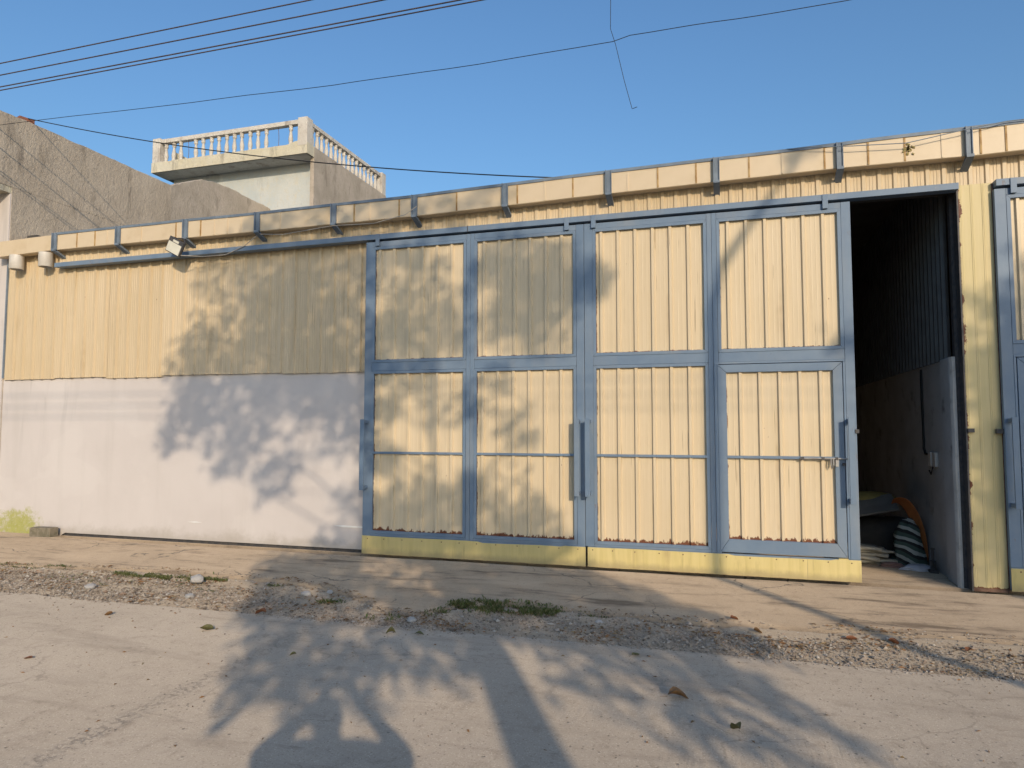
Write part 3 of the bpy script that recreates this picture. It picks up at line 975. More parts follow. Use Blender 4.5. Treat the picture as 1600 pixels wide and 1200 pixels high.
# ================================================================== NEIGHBOURING HOUSES
def jag_wall(p0, p1, thick, z0, ztop, amp=0.03, n=40, seed=0.0, zfun=None):
    """a rendered wall from p0 to p1 (plan) with a rough, uneven top edge; thickness goes to the left of p0->p1"""
    m = MB()
    d = Vector((p1[0] - p0[0], p1[1] - p0[1]))
    nrm = Vector((-d.y, d.x)).normalized()
    for i in range(n + 1):
        t = i / n
        x, y = p0[0] + d.x * t, p0[1] + d.y * t
        zt = (zfun(t) if zfun else ztop) + amp * mnoise.noise((x * 2.3 + seed, y * 2.3, 1)) + amp * 0.7 * mnoise.noise((x * 9 + seed, y * 9, 2))
        m.v += [(x, y, z0), (x, y, zt - 0.015), (x + nrm.x * 0.02, y + nrm.y * 0.02, zt), (x + nrm.x * thick, y + nrm.y * thick, zt - 0.01), (x + nrm.x * thick, y + nrm.y * thick, z0)]
    for i in range(n):
        for j in range(4):
            a = i * 5 + j
            m.f.append((a, a + 1, a + 6, a + 5))
    m.f += [(0, 4, 3, 2, 1), tuple(n * 5 + k for k in (0, 1, 2, 3, 4))]
    return m


NB = thing('neighbour_house', 'grey cement rendered house with sloping skyline left of the warehouse', 'house', (-12.5, 2.0, 0.0))
jag_wall((-10.765, -1.6), (-10.765, 3.3), 0.23, 5.43, 6.60, 0.02, 60, 1.0).build('upper_side_wall', M_PLASTER, NB, origin=(0, 0, 0))
box(-10.99, -10.768, 0.0, 3.29, -0.1, 5.428).build('lower_side_wall', M_PLASTER, NB, origin=(0, 0, 0))
ZR = [(0.0, 6.60), (0.04, 6.66), (0.17, 6.88), (0.27, 7.02), (0.38, 7.10), (0.55, 7.12), (1.0, 7.10)]
jag_wall((-10.765, 3.3005), (-10.765, 6.555), 0.23, 0.0, 7.1, 0.03, 60, 3.0, lambda t: lerp_list(ZR, t)).build('rear_side_wall', M_PLASTER2, NB, origin=(0, 0, 0))
box(-16.0, -10.775, -0.02, 0.2, -0.1, 5.38).build('front_wall', M_WHITE, NB, origin=(5, 0, 0))
box(-16.0, -10.772, -1.7, 0.3, 5.33, 5.427).build('floor_slab', M_SLAB, NB, origin=(0, 0, 0))
jag_wall((-16.0, -1.6), (-10.78, -1.6), 0.2, 5.43, 6.6, 0.02, 10, 4.0).build('upper_front_wall', M_PLASTER, NB, origin=(0, 0, 0))
m = MB().obox((-10.86, 0.24, 6.635), (0.3, 1, 0), (-1, 0.3, 0), (0, 0, 1), 0.11, 0.055, 0.036)
tag(m.build('loose_brick', M_BRICK, origin=(-10.86, 0.24, 6.6), bevel=0.004), 'loose red brick lying on top of the grey rendered wall', 'brick')

TH = thing('terrace_house', 'pale blue house with balustraded roof terrace behind the warehouse roof', 'house', (-11.5, 8.0, 0.0))
XR, XL_, YFR, YBK, ZS, ZT = -9.37, -13.98, 6.0, 10.05, 8.16, 9.06
box(XL_ + 0.2, XR - 0.105, 6.56, 10.0, 0.0, ZS - 0.003).build('front_wall', M_PALEWALL, TH, origin=(0, 0, 0))
box(XR - 0.10, XR + 0.004, 6.30, 10.06, 0.0, ZS + 0.262).build('side_wall', M_PLASTER2, TH, origin=(0, 0, 0))
# terrace slab with a chipped upper edge on the front
m = MB()
for i in range(41):
    X = XL_ + (XR - XL_) * i / 40
    zt = ZS + 0.27 + 0.012 * mnoise.noise((X * 3, 1, 1)) + (0.07 * max(0, math.sin((X + 9.9) * 6)) if X > -9.95 else 0)
    m.v += [(X, YFR, ZS), (X, YFR, zt - 0.01), (X, YFR + 0.02, zt), (X, YFR + 0.22, zt), (X, YBK, ZS + 0.25), (X, YBK, ZS)]
for i in range(40):
    for j in range(5):
        a = i * 6 + j
        m.f.append((a, a + 6, a + 7, a + 1))
m.f += [(0, 1, 2, 3, 4, 5), tuple(240 + k for k in (5, 4, 3, 2, 1, 0))]
m.build('terrace_slab', M_SLAB, TH, origin=(0, 0, 0))
box(XL_ + 0.02, XR - 0.03, YFR + 0.03, 6.556, ZS - 0.012, ZS - 0.002).build('soffit', M_SOFFIT, TH, origin=(0, 0, 0))
for px, py, w in ((XL_ + 0.13, YFR + 0.12, 0.12), (XR - 0.14, YFR + 0.12, 0.13), (XR - 0.12, YBK - 0.12, 0.12)):
    box(px - w, px + w, py - w + 0.005, py + w, ZS + 0.2, ZT).build('corner_post', M_BALUSTER, TH, bevel=0.012)
box(XL_ + 0.251, XR - 0.271, YFR + 0.03, YFR + 0.17, ZT - 0.14, ZT - 0.03).build('hand_rail', M_BALUSTER, TH, bevel=0.01)
box(XR - 0.19, XR - 0.05, YFR + 0.242, YBK - 0.242, ZT - 0.13, ZT - 0.03).build('hand_rail', M_BALUSTER, TH, bevel=0.01)
prof = [(0.052, 0.0), (0.052, 0.04), (0.036, 0.05), (0.05, 0.11), (0.056, 0.17), (0.042, 0.26), (0.030, 0.34), (0.034, 0.37), (0.05, 0.385), (0.05, 0.42), (0.038, 0.43), (0.052, 0.45), (0.052, 0.495)]
bal = MB().lathe((0, 0, 0), prof, 10)
bmesh_ = None
XB = [XL_ + 0.37 + 0.232 * k for k in range(18)]
for k, bx in enumerate(XB):
    if k in (3, 14, 15) or bx > XR - 0.33:
        continue
    if bmesh_ is None:
        o = bal.build('baluster', M_BALUSTER, TH, origin=(0, 0, 0), smooth=True)
        bmesh_ = o
    else:
        o = bmesh_.copy()
        COL.objects.link(o)
    o.location = Vector((bx, YFR + 0.10, ZS + 0.262)) - Vector(TH['_o'])
    o.scale = (1, 1, (ZT - 0.135 - ZS - 0.262) / 0.495)
    o.rotation_euler = (0.02 * math.sin(k * 3.1), 0.03 * math.sin(k * 1.7), k * 0.7)
for k in range(16):
    o = bmesh_.copy()
    COL.objects.link(o)
    o.location = Vector((XR - 0.12, YFR + 0.38 + 0.215 * k, ZS + 0.245)) - Vector(TH['_o'])
    o.scale = (1, 1, (ZT - 0.125 - ZS - 0.245) / 0.495)
    o.rotation_euler = (0, 0.02 * math.sin(k * 2.1), k * 0.5)
for bx in (XB[3], XB[14] + 0.12):
    MB().tube([(bx, YFR + 0.1, ZS + 0.26), (bx + 0.01, YFR + 0.1, ZS + 0.5), (bx - 0.01, YFR + 0.1, ZT - 0.12)], 0.006, 5).build('bare_rod', M_RUSTY, TH)
m = MB()
m.add([(XL_ + 0.42, YFR + 0.3, ZS + 0.27), (XL_ + 1.1, YFR + 0.3, ZS + 0.27), (XL_ + 0.45, YFR + 0.3, ZS + 0.62), (XL_ + 0.42, YFR + 0.36, ZS + 0.27), (XL_ + 1.1, YFR + 0.36, ZS + 0.27), (XL_ + 0.45, YFR + 0.36, ZS + 0.62)],
      [(0, 1, 2), (3, 5, 4), (0, 3, 4, 1), (1, 4, 5, 2), (2, 5, 3, 0)])
m.build('stair_curb', M_SLAB, TH)

# ================================================================== CABLES
def cable(name, label, pts, r, mat, sub=10, cat='cable', sag=0.0, n=6, kink=0.0, group=None):
    P_ = [Vector(p) for p in pts]
    out = []
    for i in range(len(P_) - 1):
        for k in range(sub):
            t = k / sub
            q = P_[i].lerp(P_[i + 1], t)
            q.z -= sag * 4 * t * (1 - t)
            if kink:
                q.z += kink * mnoise.noise((q.x * 1.3, q.y, 2.0))
            out.append(q)
    out.append(P_[-1])
    o = MB().tube(out, r, n).build(name, mat, origin=pts[0], smooth=True)
    return tag(o, label, cat, group)


cable('power_line', 'topmost bare power line crossing the upper left sky', [(-30, -1.10, 6.72), (14, -1.30, 6.62)], 0.0075, M_WIRE, 24, 'power line', 0.02, group='power lines over the road edge')
cable('power_line', 'second bare power line from the top in the upper left sky', [(-30, -1.22, 6.50), (14, -1.40, 6.36)], 0.0075, M_WIRE, 24, 'power line', 0.03, group='power lines over the road edge')
cable('power_line', 'upper strand of the lowest paired power lines', [(-30, -1.40, 6.22), (14, -1.55, 6.08)], 0.0075, M_WIRE, 24, 'power line', 0.03, group='power lines over the road edge')
cable('power_line', 'lower strand of the lowest paired power lines', [(-30, -1.40, 6.190), (14, -1.55, 6.055)], 0.007, M_WIRE, 24, 'power line', 0.05, group='power lines over the road edge')
pts = [Vector((-12.6, 0.6, 7.0))]
A_, B_ = Vector((-10.86, 0.24, 6.68)), Vector((-1.85, -0.225, 4.562))
for k in range(31):
    t = k / 30
    q = A_.lerp(B_, t)
    q.z -= 0.17 * 4 * t * (1 - t) * 1.0
    pts.append(q)
tag(MB().tube(pts, 0.0075, 6).build('service_cable', M_BLACK, origin=A_, smooth=True), 'black cable sagging from the grey wall past the terrace to the gutter', 'cable')
for zz, lb in ((6.66, 'topmost'), (6.49, 'middle'), (6.33, 'lowest')):
    cable('power_line', lb + ' far-roadside power line whose faint shadow band crosses the white wall', [(-26, -11.4, zz), (26, -11.4, zz + 0.05)], 0.0085, M_WIRE, 24, 'power line', 0.03, group='power lines behind the viewer')
cable('thin_cable', 'thin kinked black cable crossing the whole sky above the gutter', [(-18, -0.6, 6.42), (-10.28, -0.6, 6.13), (-6.78, -0.6, 5.99), (-4.62, -0.6, 5.92), (-3.06, -0.6, 5.89), (-1.09, -0.6, 5.90), (-0.9, -0.6, 5.94), (0.22, -0.6, 5.93), (1.27, -0.6, 5.94), (6, -0.6, 6.1)], 0.004, M_BLACK, 5, kink=0.012)
cable('dangling_wire', 'thin wire hanging down from above the frame with a hooked end', [(-1.12, -0.6, 7.4), (-1.11, -0.6, 6.38), (-1.115, -0.6, 6.05), (-1.06, -0.6, 5.86), (-0.97, -0.6, 5.44), (-0.885, -0.6, 5.1), (-0.83, -0.6, 5.115)], 0.0035, M_BLACK, 4, 'wire')
cable('gutter_wire', 'thin wire drooping along the gutter face at the right end', [(0.72, -0.232, 4.602), (0.95, -0.28, 4.575), (1.35, -0.30, 4.535), (1.85, -0.30, 4.505), (2.42, -0.30, 4.585), (2.75, -0.26, 4.635), (3.6, -0.25, 4.64)], 0.0045, M_BRACKET, 5, 'wire')
cable('gutter_wire', 'pale wire looping under the gutter brackets above the left gate', [(-5.9, -0.27, 4.20), (-5.55, -0.27, 4.165), (-4.8, -0.26, 4.225), (-4.2, -0.27, 4.20), (-3.75, -0.29, 4.27), (-3.6, -0.29, 4.36)], 0.005, M_CORD, 5, 'wire')

# ================================================================== FLOODLIGHT
FO = Vector((-7.17, -0.285, 4.22))
FL = thing('flood_light', 'tilted square floodlight hanging from a gutter bracket above the sheets', 'floodlight', FO)
ax = Vector((0.87, 0.05, -0.46)).normalized()
nr = Vector((0.10, -0.96, -0.12))
nr = (nr - ax * nr.dot(ax)).normalized()
ay = nr.cross(ax)
if ay.z < 0:
    ay = -ay
c = FO + Vector((-0.01, -0.10, -0.125))
MB().obox(c, ax, ay, nr, 0.125, 0.105, 0.022).build('housing', M_DARKSTEEL, FL, bevel=0.006)
mg = pmat('lamp_glass', (0.78, 0.74, 0.62), (0.70, 0.66, 0.54), 3, 0.15)
MB().obox(c + nr * 0.0245 - ay * 0.022, ax, ay, nr, 0.112, 0.070, 0.003).build('glass', mg, FL)
MB().obox(c + nr * 0.0245 + ay * 0.073, ax, ay, nr, 0.05, 0.016, 0.003).build('led_plate', mg, FL)
m = MB()
for s_ in (-1, 1):
    m.obox(c + ax * s_ * 0.130 + ay * 0.05, ay, ax, nr, 0.06, 0.004, 0.012)
m.tube([c + ax * -0.13 + ay * 0.10, FO + Vector((-0.06, -0.02, 0.02)), FO + Vector((0.05, -0.02, 0.01)), c + ax * 0.13 + ay * 0.10], 0.008, 6)
m.build('bracket', M_DARKSTEEL, FL)
cable('lamp_cord', 'pale cord drooping from the floodlight up to the next gutter bracket', [tuple(c + ax * 0.13 - ay * 0.07), (-6.85, -0.22, 3.975), (-6.5, -0.20, 3.98), (-6.2, -0.20, 4.08), (-5.98, -0.20, 4.22)], 0.0055, M_CORD, 6, 'cord')
# dried patch stuck on the gutter face
mn = pmat('dry_mud', (0.40, 0.33, 0.13), (0.28, 0.22, 0.09), 12, 0.9, 0.6, 30)
m = MB()
rn_ = random.Random(3)
for k in range(16):
    a, b = rn_.gauss(0, 0.022), rn_.gauss(0, 0.028)
    m.obox((1.885 + a, YG - 0.008, 4.48 + b), (1, 0, rn_.uniform(-1, 1)), (0, 1, 0), (rn_.uniform(-.4, .4), 0, 1), rn_.uniform(0.006, 0.018), 0.006, rn_.uniform(0.005, 0.012))
tag(m.build('mud_patch', mn, origin=(1.885, YG, 4.48)), 'crumbly yellowish mud patch stuck on the gutter face', 'mud')

# ================================================================== THINGS INSIDE THE DOORWAY
mw = pmat('sack_cloth', (0.48, 0.44, 0.36), (0.38, 0.34, 0.27), 6, 0.9, 0.5, 30)
SACKS = ['lowest, dusty folded sack at the bottom of the pile inside the doorway',
         'second folded sack from the floor in the pile inside the doorway',
         'third folded sack from the floor in the pile inside the doorway',
         'third folded sack from the top in the pile inside the doorway',
         'second folded sack from the top in the pile inside the doorway',
         'topmost folded sack of the low pile inside the doorway']
for k in range(6):
    cx, cy = 1.60 + 0.06 * math.sin(k * 2.2), 1.25 + 0.05 * math.cos(k * 1.7)
    m = MB()
    for j in range(7):
        for i in range(9):
            u, v = i / 8 - 0.5, j / 6 - 0.5
            th = 0.014 * (1 - (2 * u) ** 4) * (1 - (2 * v) ** 4)
            m.v.append((cx + u * (0.46 + 0.05 * math.sin(k * 3 + v * 5)) - v * 0.12 * math.sin(k * 1.9), cy + v * 0.34 + u * 0.12 * math.sin(k * 1.9) + 0.015 * math.sin(u * 14 + k), 0.004 + 0.034 * k + 0.016 * mnoise.noise((u * 7, v * 6, k * 3.3)) - 0.03 * max(0, abs(u) - 0.3) * (1 if k else 0) + th + 0.016))
    for j in range(6):
        for i in range(8):
            a = j * 9 + i
            m.f.append((a, a + 1, a + 10, a + 9))
    o = m.build('folded_sack', mw, origin=(cx, cy, 0.004 + 0.034 * k), smooth=True)
    sm = o.modifiers.new('thick', 'SOLIDIFY')
    sm.thickness = 0.026
    tag(o, SACKS[k], 'sack', 'folded sacks piled inside the doorway')


def soft_lump(cx, cy, z0, rx, ry, h, seed, amp=0.25, seg=20, rings=10):
    m = MB()
    for j in range(rings + 1):
        ph = (j / rings) * math.pi * 0.5
        for i in range(seg):
            w = 2 * math.pi * i / seg
            k = 1 + amp * mnoise.noise((math.cos(w) * 1.6 + seed, math.sin(w) * 1.6, ph * 2))
            r_ = math.cos(ph) ** 0.6 * k if j < rings else 0.001
            m.v.append((cx + rx * r_ * math.cos(w), cy + ry * r_ * math.sin(w), z0 + h * math.sin(ph) * (1 + 0.4 * amp * mnoise.noise((w, seed, 3)))))
    for j in range(rings):
        for i in range(seg):
            a, b = j * seg + i, j * seg + (i + 1) % seg
            m.f.append((a, b, b + seg, a + seg))
    return m


mdk = pmat('dark_sacking', (0.07, 0.06, 0.05), (0.05, 0.045, 0.04), 6, 0.95, 0.6, 20)
o = soft_lump(1.98, 1.95, 0.0, 0.62, 0.36, 0.46, 2.0).build('scrap_heap', mdk, origin=(1.98, 1.95, 0.0), smooth=True)
tag(o, 'dark heap of scrap sacking in the shadowy doorway', 'heap')
mgb = pmat('grey_board', (0.24, 0.23, 0.21), (0.19, 0.18, 0.165), 4, 0.9)
m = MB().obox((1.80, 1.78, 0.62), (1, 0.05, 0.20), (-0.05, 1, 0.45), (-0.25, -0.45, 1), 0.28, 0.19, 0.012)
tag(m.build('carton_sheet', mgb, origin=(1.80, 1.78, 0.60)), 'tilted grey carton sheet lying on the dark heap', 'carton')
myl = pmat('yellow_sack', (0.36, 0.29, 0.09), (0.28, 0.22, 0.07), 5, 0.85, 0.4, 25)
o = soft_lump(1.83, 2.12, 0.64, 0.36, 0.24, 0.13, 5.0, 0.15).build('yellow_sack', myl, origin=(1.83, 2.12, 0.64), smooth=True)
tag(o, 'dull yellow sack on top of the grey carton sheet', 'sack')
# orange plastic sheet arched over the striped bundle
mor = pmat('orange_tarp', (0.42, 0.15, 0.04), (0.34, 0.11, 0.035), 5, 0.7, 0.4, 14)
m = MB()
arc = [(1.93, 0.76), (2.01, 0.79), (2.09, 0.755), (2.155, 0.68), (2.205, 0.57), (2.245, 0.43), (2.27, 0.26), (2.285, 0.01)]
for i, (xx, zz) in enumerate(arc):
    for j in range(4):
        k = 1 - 0.055 * j
        w = 0.012 * mnoise.noise((i * 0.7, j * 0.9, 4))
        m.v.append((1.95 + (xx - 1.95) * (1 - 0.10 * j) + w, 1.20 + 0.05 * j + 0.02 * math.sin(i), max(0.01, zz - 0.028 * j) + w * (i < 7)))
for i in range(len(arc) - 1):
    for j in range(3):
        a = i * 4 + j
        m.f.append((a, a + 1, a + 5, a + 4))
o = m.build('orange_tarp', mor, origin=(2.2, 1.4, 0.0), smooth=True)
sm = o.modifiers.new('thick', 'SOLIDIFY')
sm.thickness = 0.012
sm = o.modifiers.new('smooth', 'SUBSURF')
sm.levels = sm.render_levels = 2
tag(o, 'orange plastic sheet arching down beside the striped bundle', 'tarp')


def stripe_mat():
    m_, t, b = newmat('striped_cloth')
    N = NT(t)
    x, y, z = N.xyz()
    w = N.math('ADD', N.math('MULTIPLY', z, 9.0), N.math('ADD', N.math('MULTIPLY', x, 3.0), N.math('MULTIPLY', N.noise(3.0, 3, 0.5), 1.2)))
    f = N.math('FRACT', w)
    col = N.mix(N.ramp(f, 0.30, 0.34), (0.46, 0.47, 0.42), (0.07, 0.11, 0.09))
    col = N.mix(N.ramp(f, 0.68, 0.72), col, (0.03, 0.03, 0.03))
    N.l(col, b.inputs['Base Color'])
    b.inputs['Roughness'].default_value = 0.9
    return m_


o = soft_lump(2.08, 1.25, 0.0, 0.17, 0.14, 0.50, 8.0, 0.3, 24, 12).build('striped_bundle', stripe_mat(), origin=(2.08, 1.25, 0.0), smooth=True)
tag(o, 'green and white striped cloth bundle under the orange sheet', 'bundle')
mbag = pmat('pale_plastic', (0.55, 0.56, 0.62), (0.46, 0.46, 0.50), 8, 0.4, 0.6, 12)
o = soft_lump(2.09, 0.90, 0.0, 0.17, 0.09, 0.06, 11.0, 0.4).build('plastic_bag', mbag, origin=(2.09, 0.9, 0.0), smooth=True)
tag(o, 'crumpled pale plastic bag on the floor by the inner wall', 'bag')
o = soft_lump(1.86, 1.02, 0.0, 0.12, 0.07, 0.05, 14.0, 0.4).build('cloth_rag', pmat('pink_rag', (0.30, 0.18, 0.15), (0.22, 0.13, 0.11), 6, 0.9), origin=(1.86, 1.02, 0.0), smooth=True)
tag(o, 'dusty pink rag on the floor in front of the striped bundle', 'rag')
BJ = thing('bottle_jack', 'small black jack standing at the foot of the inner wall', 'jack', (2.22, 0.78, 0.0))
box(2.18, 2.26, 0.72, 0.84, 0.0, 0.03).build('base', M_DARKSTEEL, BJ, bevel=0.004)
MB().lathe((2.22, 0.78, 0.03), [(0.03, 0), (0.03, 0.10), (0.014, 0.105), (0.014, 0.22), (0.02, 0.222), (0.02, 0.24)], 10).build('cylinder', M_DARKSTEEL, BJ)
MB().tube([(2.22, 0.76, 0.07), (2.20, 0.70, 0.12), (2.19, 0.66, 0.16)], 0.008, 6).build('lever', M_DARKSTEEL, BJ)
SB = thing('switch_board', 'pale electric switch fitting with hanging wires on the inner wall', 'switch', (2.30, 0.90, 1.2))
for yy in (0.80, 0.97):
    box(2.266, 2.2995, yy - 0.055, yy + 0.055, 1.17, 1.33).build('socket', M_PVC, SB, bevel=0.006)
m = MB().tube([(2.29, 1.0, 1.3), (2.29, 1.2, 1.3), (2.285, 1.25, 1.36), (2.29, 1.26, 1.6), (2.282, 1.25, 1.9), (2.29, 1.27, 2.3)], 0.014, 6)
m.tube([(2.275, 0.85, 1.18), (2.262, 0.9, 1.08), (2.27, 1.0, 1.12)], 0.008, 6)
m.build('wiring', M_BLACK, SB)

# ================================================================== STONES, LITTER, WEEDS
def stone_mesh(seed, n=2):
    bm = bmesh.new()
    bmesh.ops.create_icosphere(bm, subdivisions=n, radius=1.0)
    for v in bm.verts:
        k = 1 + 0.28 * mnoise.noise(v.co * 1.3 + Vector((seed * 3.1, 0, 0)))
        v.co *= k
        v.co.z *= 0.65
    me = bpy.data.meshes.new('stone')
    bm.to_mesh(me)
    bm.free()
    return me


def put(name, me, mat, loc, sc, rz, label, cat, group=None):
    if not me.materials:
        me.materials.append(mat)
    o = bpy.data.objects.new(name, me)
    COL.objects.link(o)
    o.location = loc
    o.scale = sc
    o.rotation_euler = (0, 0, rz)
    return tag(o, label, cat, group)


M_PALESTONE = pmat('pale_stone', (0.46, 0.44, 0.42), (0.38, 0.36, 0.34), 9, 0.85, 0.5, 40)
put('stone', stone_mesh(1), M_PALESTONE, (-5.45, -1.78, -0.025), (0.075, 0.06, 0.075), 0.4, 'pale fist sized stone beside the largest green weed strip', 'stone', 'loose stones on the verge')
M_BLOCK = pmat('mossy_block', (0.26, 0.22, 0.16), (0.17, 0.15, 0.10), 14, 0.95, 0.9, 40, 0.01)
m = MB().obox((-9.62, -0.15, 0.065), (1, 0.04, 0.01), (-0.04, 1, 0), (0, 0, 1), 0.19, 0.075, 0.072)
tag(m.build('stop_block', M_BLOCK, origin=(-9.62, -0.15, 0.0), bevel=0.012), 'rough mossy concrete block at the foot of the white wall', 'block')
small = [(-4.05, -1.86, 0.045, 'grey stone on shaded gravel below the left gate'), (-3.86, -1.72, 0.035, 'dark stone behind the grey stone on shaded gravel'),
         (-8.0, -2.22, 0.06, 'pale flat stone on the verge near the left edge of the road'), (-8.35, -2.35, 0.05, 'pale stone nearest the left picture edge on the verge'),
         (-6.4, -2.25, 0.05, 'tan stone on the litter strip below the weed strip'), (-5.1, -2.28, 0.045, 'tan flat stone close to the road edge under the white wall'),
         (-1.05, -2.0, 0.03, 'small pale stone at the right end of the dark weed strip'), (-2.62, -2.42, 0.04, 'stone in the broken notch of the apron')]
for i, (x, y, r_, lb) in enumerate(small):
    put('stone', stone_mesh(5 + i), M_PALESTONE, (x, y, -0.085 + r_ * 0.35), (r_ * 1.2, r_, r_), i * 1.1, lb, 'stone', 'loose stones on the verge')

oct_v = [(1, 0, 0), (-1, 0, 0), (0, 1, 0), (0, -1, 0), (0, 0, 1), (0, 0, -1)]
oct_f = [(0, 2, 4), (2, 1, 4), (1, 3, 4), (3, 0, 4), (2, 0, 5), (1, 2, 5), (3, 1, 5), (0, 3, 5)]
rg = random.Random(77)
m = MB()
cnt = 0
while cnt < 34000:
    x = rg.uniform(-10.5, 4.2)
    ya, yr = apron_edge(x), road_edge(x)
    t = rg.betavariate(2.0, 1.6)
    y = ya + 0.16 - t * (ya + 0.16 - yr + 0.10)
    if rg.random() < 0.02:
        y = yr - rg.expovariate(3.0)
    if mnoise.noise((x * 0.9, y * 2.4, 3)) < rg.uniform(-0.75, 0.35):
        continue
    r_ = min(0.030, 0.003 + rg.expovariate(330 if x > -4.5 else 230))
    on_road = y < yr
    z = (-0.078 if on_road else (apron_z(y) if y > ya else -0.086 + 0.014 * mnoise.noise((x * 1.3, y * 2.0, 1)) + 0.02 * max(0, min(1, (y - ya + 0.25) / 0.25)))) + r_ * 0.35
    if on_road or y > ya:
        r_ = min(r_, 0.010)
    a = rg.uniform(0, 6.28)
    sx, sy, sz = r_ * rg.uniform(0.8, 1.5), r_ * rg.uniform(0.7, 1.1), r_ * rg.uniform(0.5, 0.9)
    ca, sa = math.cos(a), math.sin(a)
    vs = []
    for p in oct_v:
        j = rg.uniform(0.75, 1.25)
        X, Y = p[0] * sx * j, p[1] * sy * j
        vs.append((x + X * ca - Y * sa, y + X * sa + Y * ca, z + p[2] * sz * j))
    m.add(vs, oct_f)
    cnt += 1
kind(tag(m.build('gravel', M_STONES), 'loose gravel strewn along the verge between apron and road', 'gravel'), 'stuff')

m = MB()
cnt = 0
while cnt < 2600:
    x = rg.uniform(-10.5, 4.0)
    ya, yr = apron_edge(x), road_edge(x)
    y = ya + 0.15 - rg.random() * (ya + 0.15 - yr)
    on_road = rg.random() < 0.035
    if on_road:
        y = yr - rg.uniform(0.02, 2.4)
    if not on_road and mnoise.noise((x * 1.4, y * 3.0, 13)) < rg.uniform(-0.2, 0.6):
        continue
    a, l = rg.uniform(0, 6.28), rg.uniform(0.008, 0.032)
    z = -0.062 if y > ya else -0.070
    if y > ya:
        z = apron_z(y) + 0.008
    if on_road:
        z, l = -0.069, l * 0.6
    w = l * rg.uniform(0.12, 0.5)
    ca, sa = math.cos(a), math.sin(a)
    h1, h2 = rg.uniform(0, 0.012), rg.uniform(0, 0.012)
    m.add([(x - ca * l, y - sa * l, z), (x - sa * w, y + ca * w, z + h1), (x + ca * l, y + sa * l, z + 0.004), (x + sa * w, y - ca * w, z + h2)], [(0, 1, 2), (0, 2, 3)])
    cnt += 1
kind(tag(m.build('leaf_litter', M_LITTER), 'brown crumbs of dry leaves scattered along the verge', 'leaf litter'), 'stuff')


def weeds(name, label, patches, seed):
    r_ = random.Random(seed)
    m = MB()
    for (xa, ya, xb, yb, w, cnt_, hh) in patches:
        for k in range(cnt_):
            t = r_.random()
            env = math.sin(math.pi * min(1, max(0, t))) ** 0.5
            x, y = xa + (xb - xa) * t + r_.gauss(0, 0.03), ya + (yb - ya) * t + r_.gauss(0, w * (0.3 + env * 0.7))
            if mnoise.noise((x * 4, y * 8, seed)) < -0.15:
                continue
            z = apron_z(y) if y > apron_edge(x) else -0.075
            a, l = r_.uniform(0, 6.28), r_.uniform(0.012, 0.035)
            ww, h = l * 0.28, r_.uniform(0.2, 1.0) * hh
            ca, sa = math.cos(a), math.sin(a)
            m.add([(x, y, z), (x + ca * l * .5 - sa * ww, y + sa * l * .5 + ca * ww, z + h * .7), (x + ca * l, y + sa * l, z + h), (x + ca * l * .5 + sa * ww, y + sa * l * .5 - ca * ww, z + h * .6)], [(0, 1, 2, 3)])
    return kind(tag(m.build(name, M_GRASS), label, 'weeds'), 'stuff')


weeds('weeds', 'low green weeds growing in strips along the verge', [
    (-6.72, -1.62, -5.95, -1.66, 0.05, 1000, 0.035), (-6.0, -1.68, -5.25, -1.60, 0.055, 1000, 0.035), (-8.6, -1.78, -7.4, -1.62, 0.035, 420, 0.03), (-4.75, -1.66, -4.5, -1.64, 0.03, 80, 0.03),
    (-2.55, -2.22, -2.30, -1.86, 0.05, 420, 0.04), (-2.45, -1.86, -1.45, -1.84, 0.085, 2400, 0.045), (-3.75, -2.12, -3.55, -2.06, 0.03, 120, 0.04), (-2.98, -2.5, -2.75, -2.42, 0.04, 160, 0.05),
    (-1.5, -1.84, -1.0, -1.88, 0.03, 120, 0.03), (2.75, -2.02, 2.95, -1.98, 0.04, 160, 0.06), (-7.4, -1.9, -5.0, -2.0, 0.12, 260, 0.02)], 3)


def leaf_mesh(seed, curl):
    r_ = random.Random(seed)
    m = MB()
    for j in range(7):
        t = j / 6
        w = 0.36 * math.sin(math.pi * t) ** 0.7 * (1 - 0.25 * t)
        for i in range(5):
            u = i / 4 - 0.5
            m.v.append((t - 0.5, u * 2 * w, curl * (2 * u) ** 2 * w * 1.8 + 0.25 * curl * math.sin(t * 3 + seed) + r_.uniform(0, 0.05)))
    for j in range(6):
        for i in range(4):
            a = j * 5 + i
            m.f.append((a, a + 1, a + 6, a + 5))
    m.add([(-0.5, -0.015, 0.05), (-0.85, 0.05, 0.02), (-0.85, 0.07, 0.03), (-0.5, 0.015, 0.06)], [(0, 1, 2, 3)])
    me = bpy.data.meshes.new('fallen_leaf')
    zmin = min(v[2] for v in m.v)
    me.from_pydata([(a, b, c - zmin) for a, b, c in m.v], [], m.f)
    me.polygons.foreach_set('use_smooth', [True] * len(me.polygons))
    return me


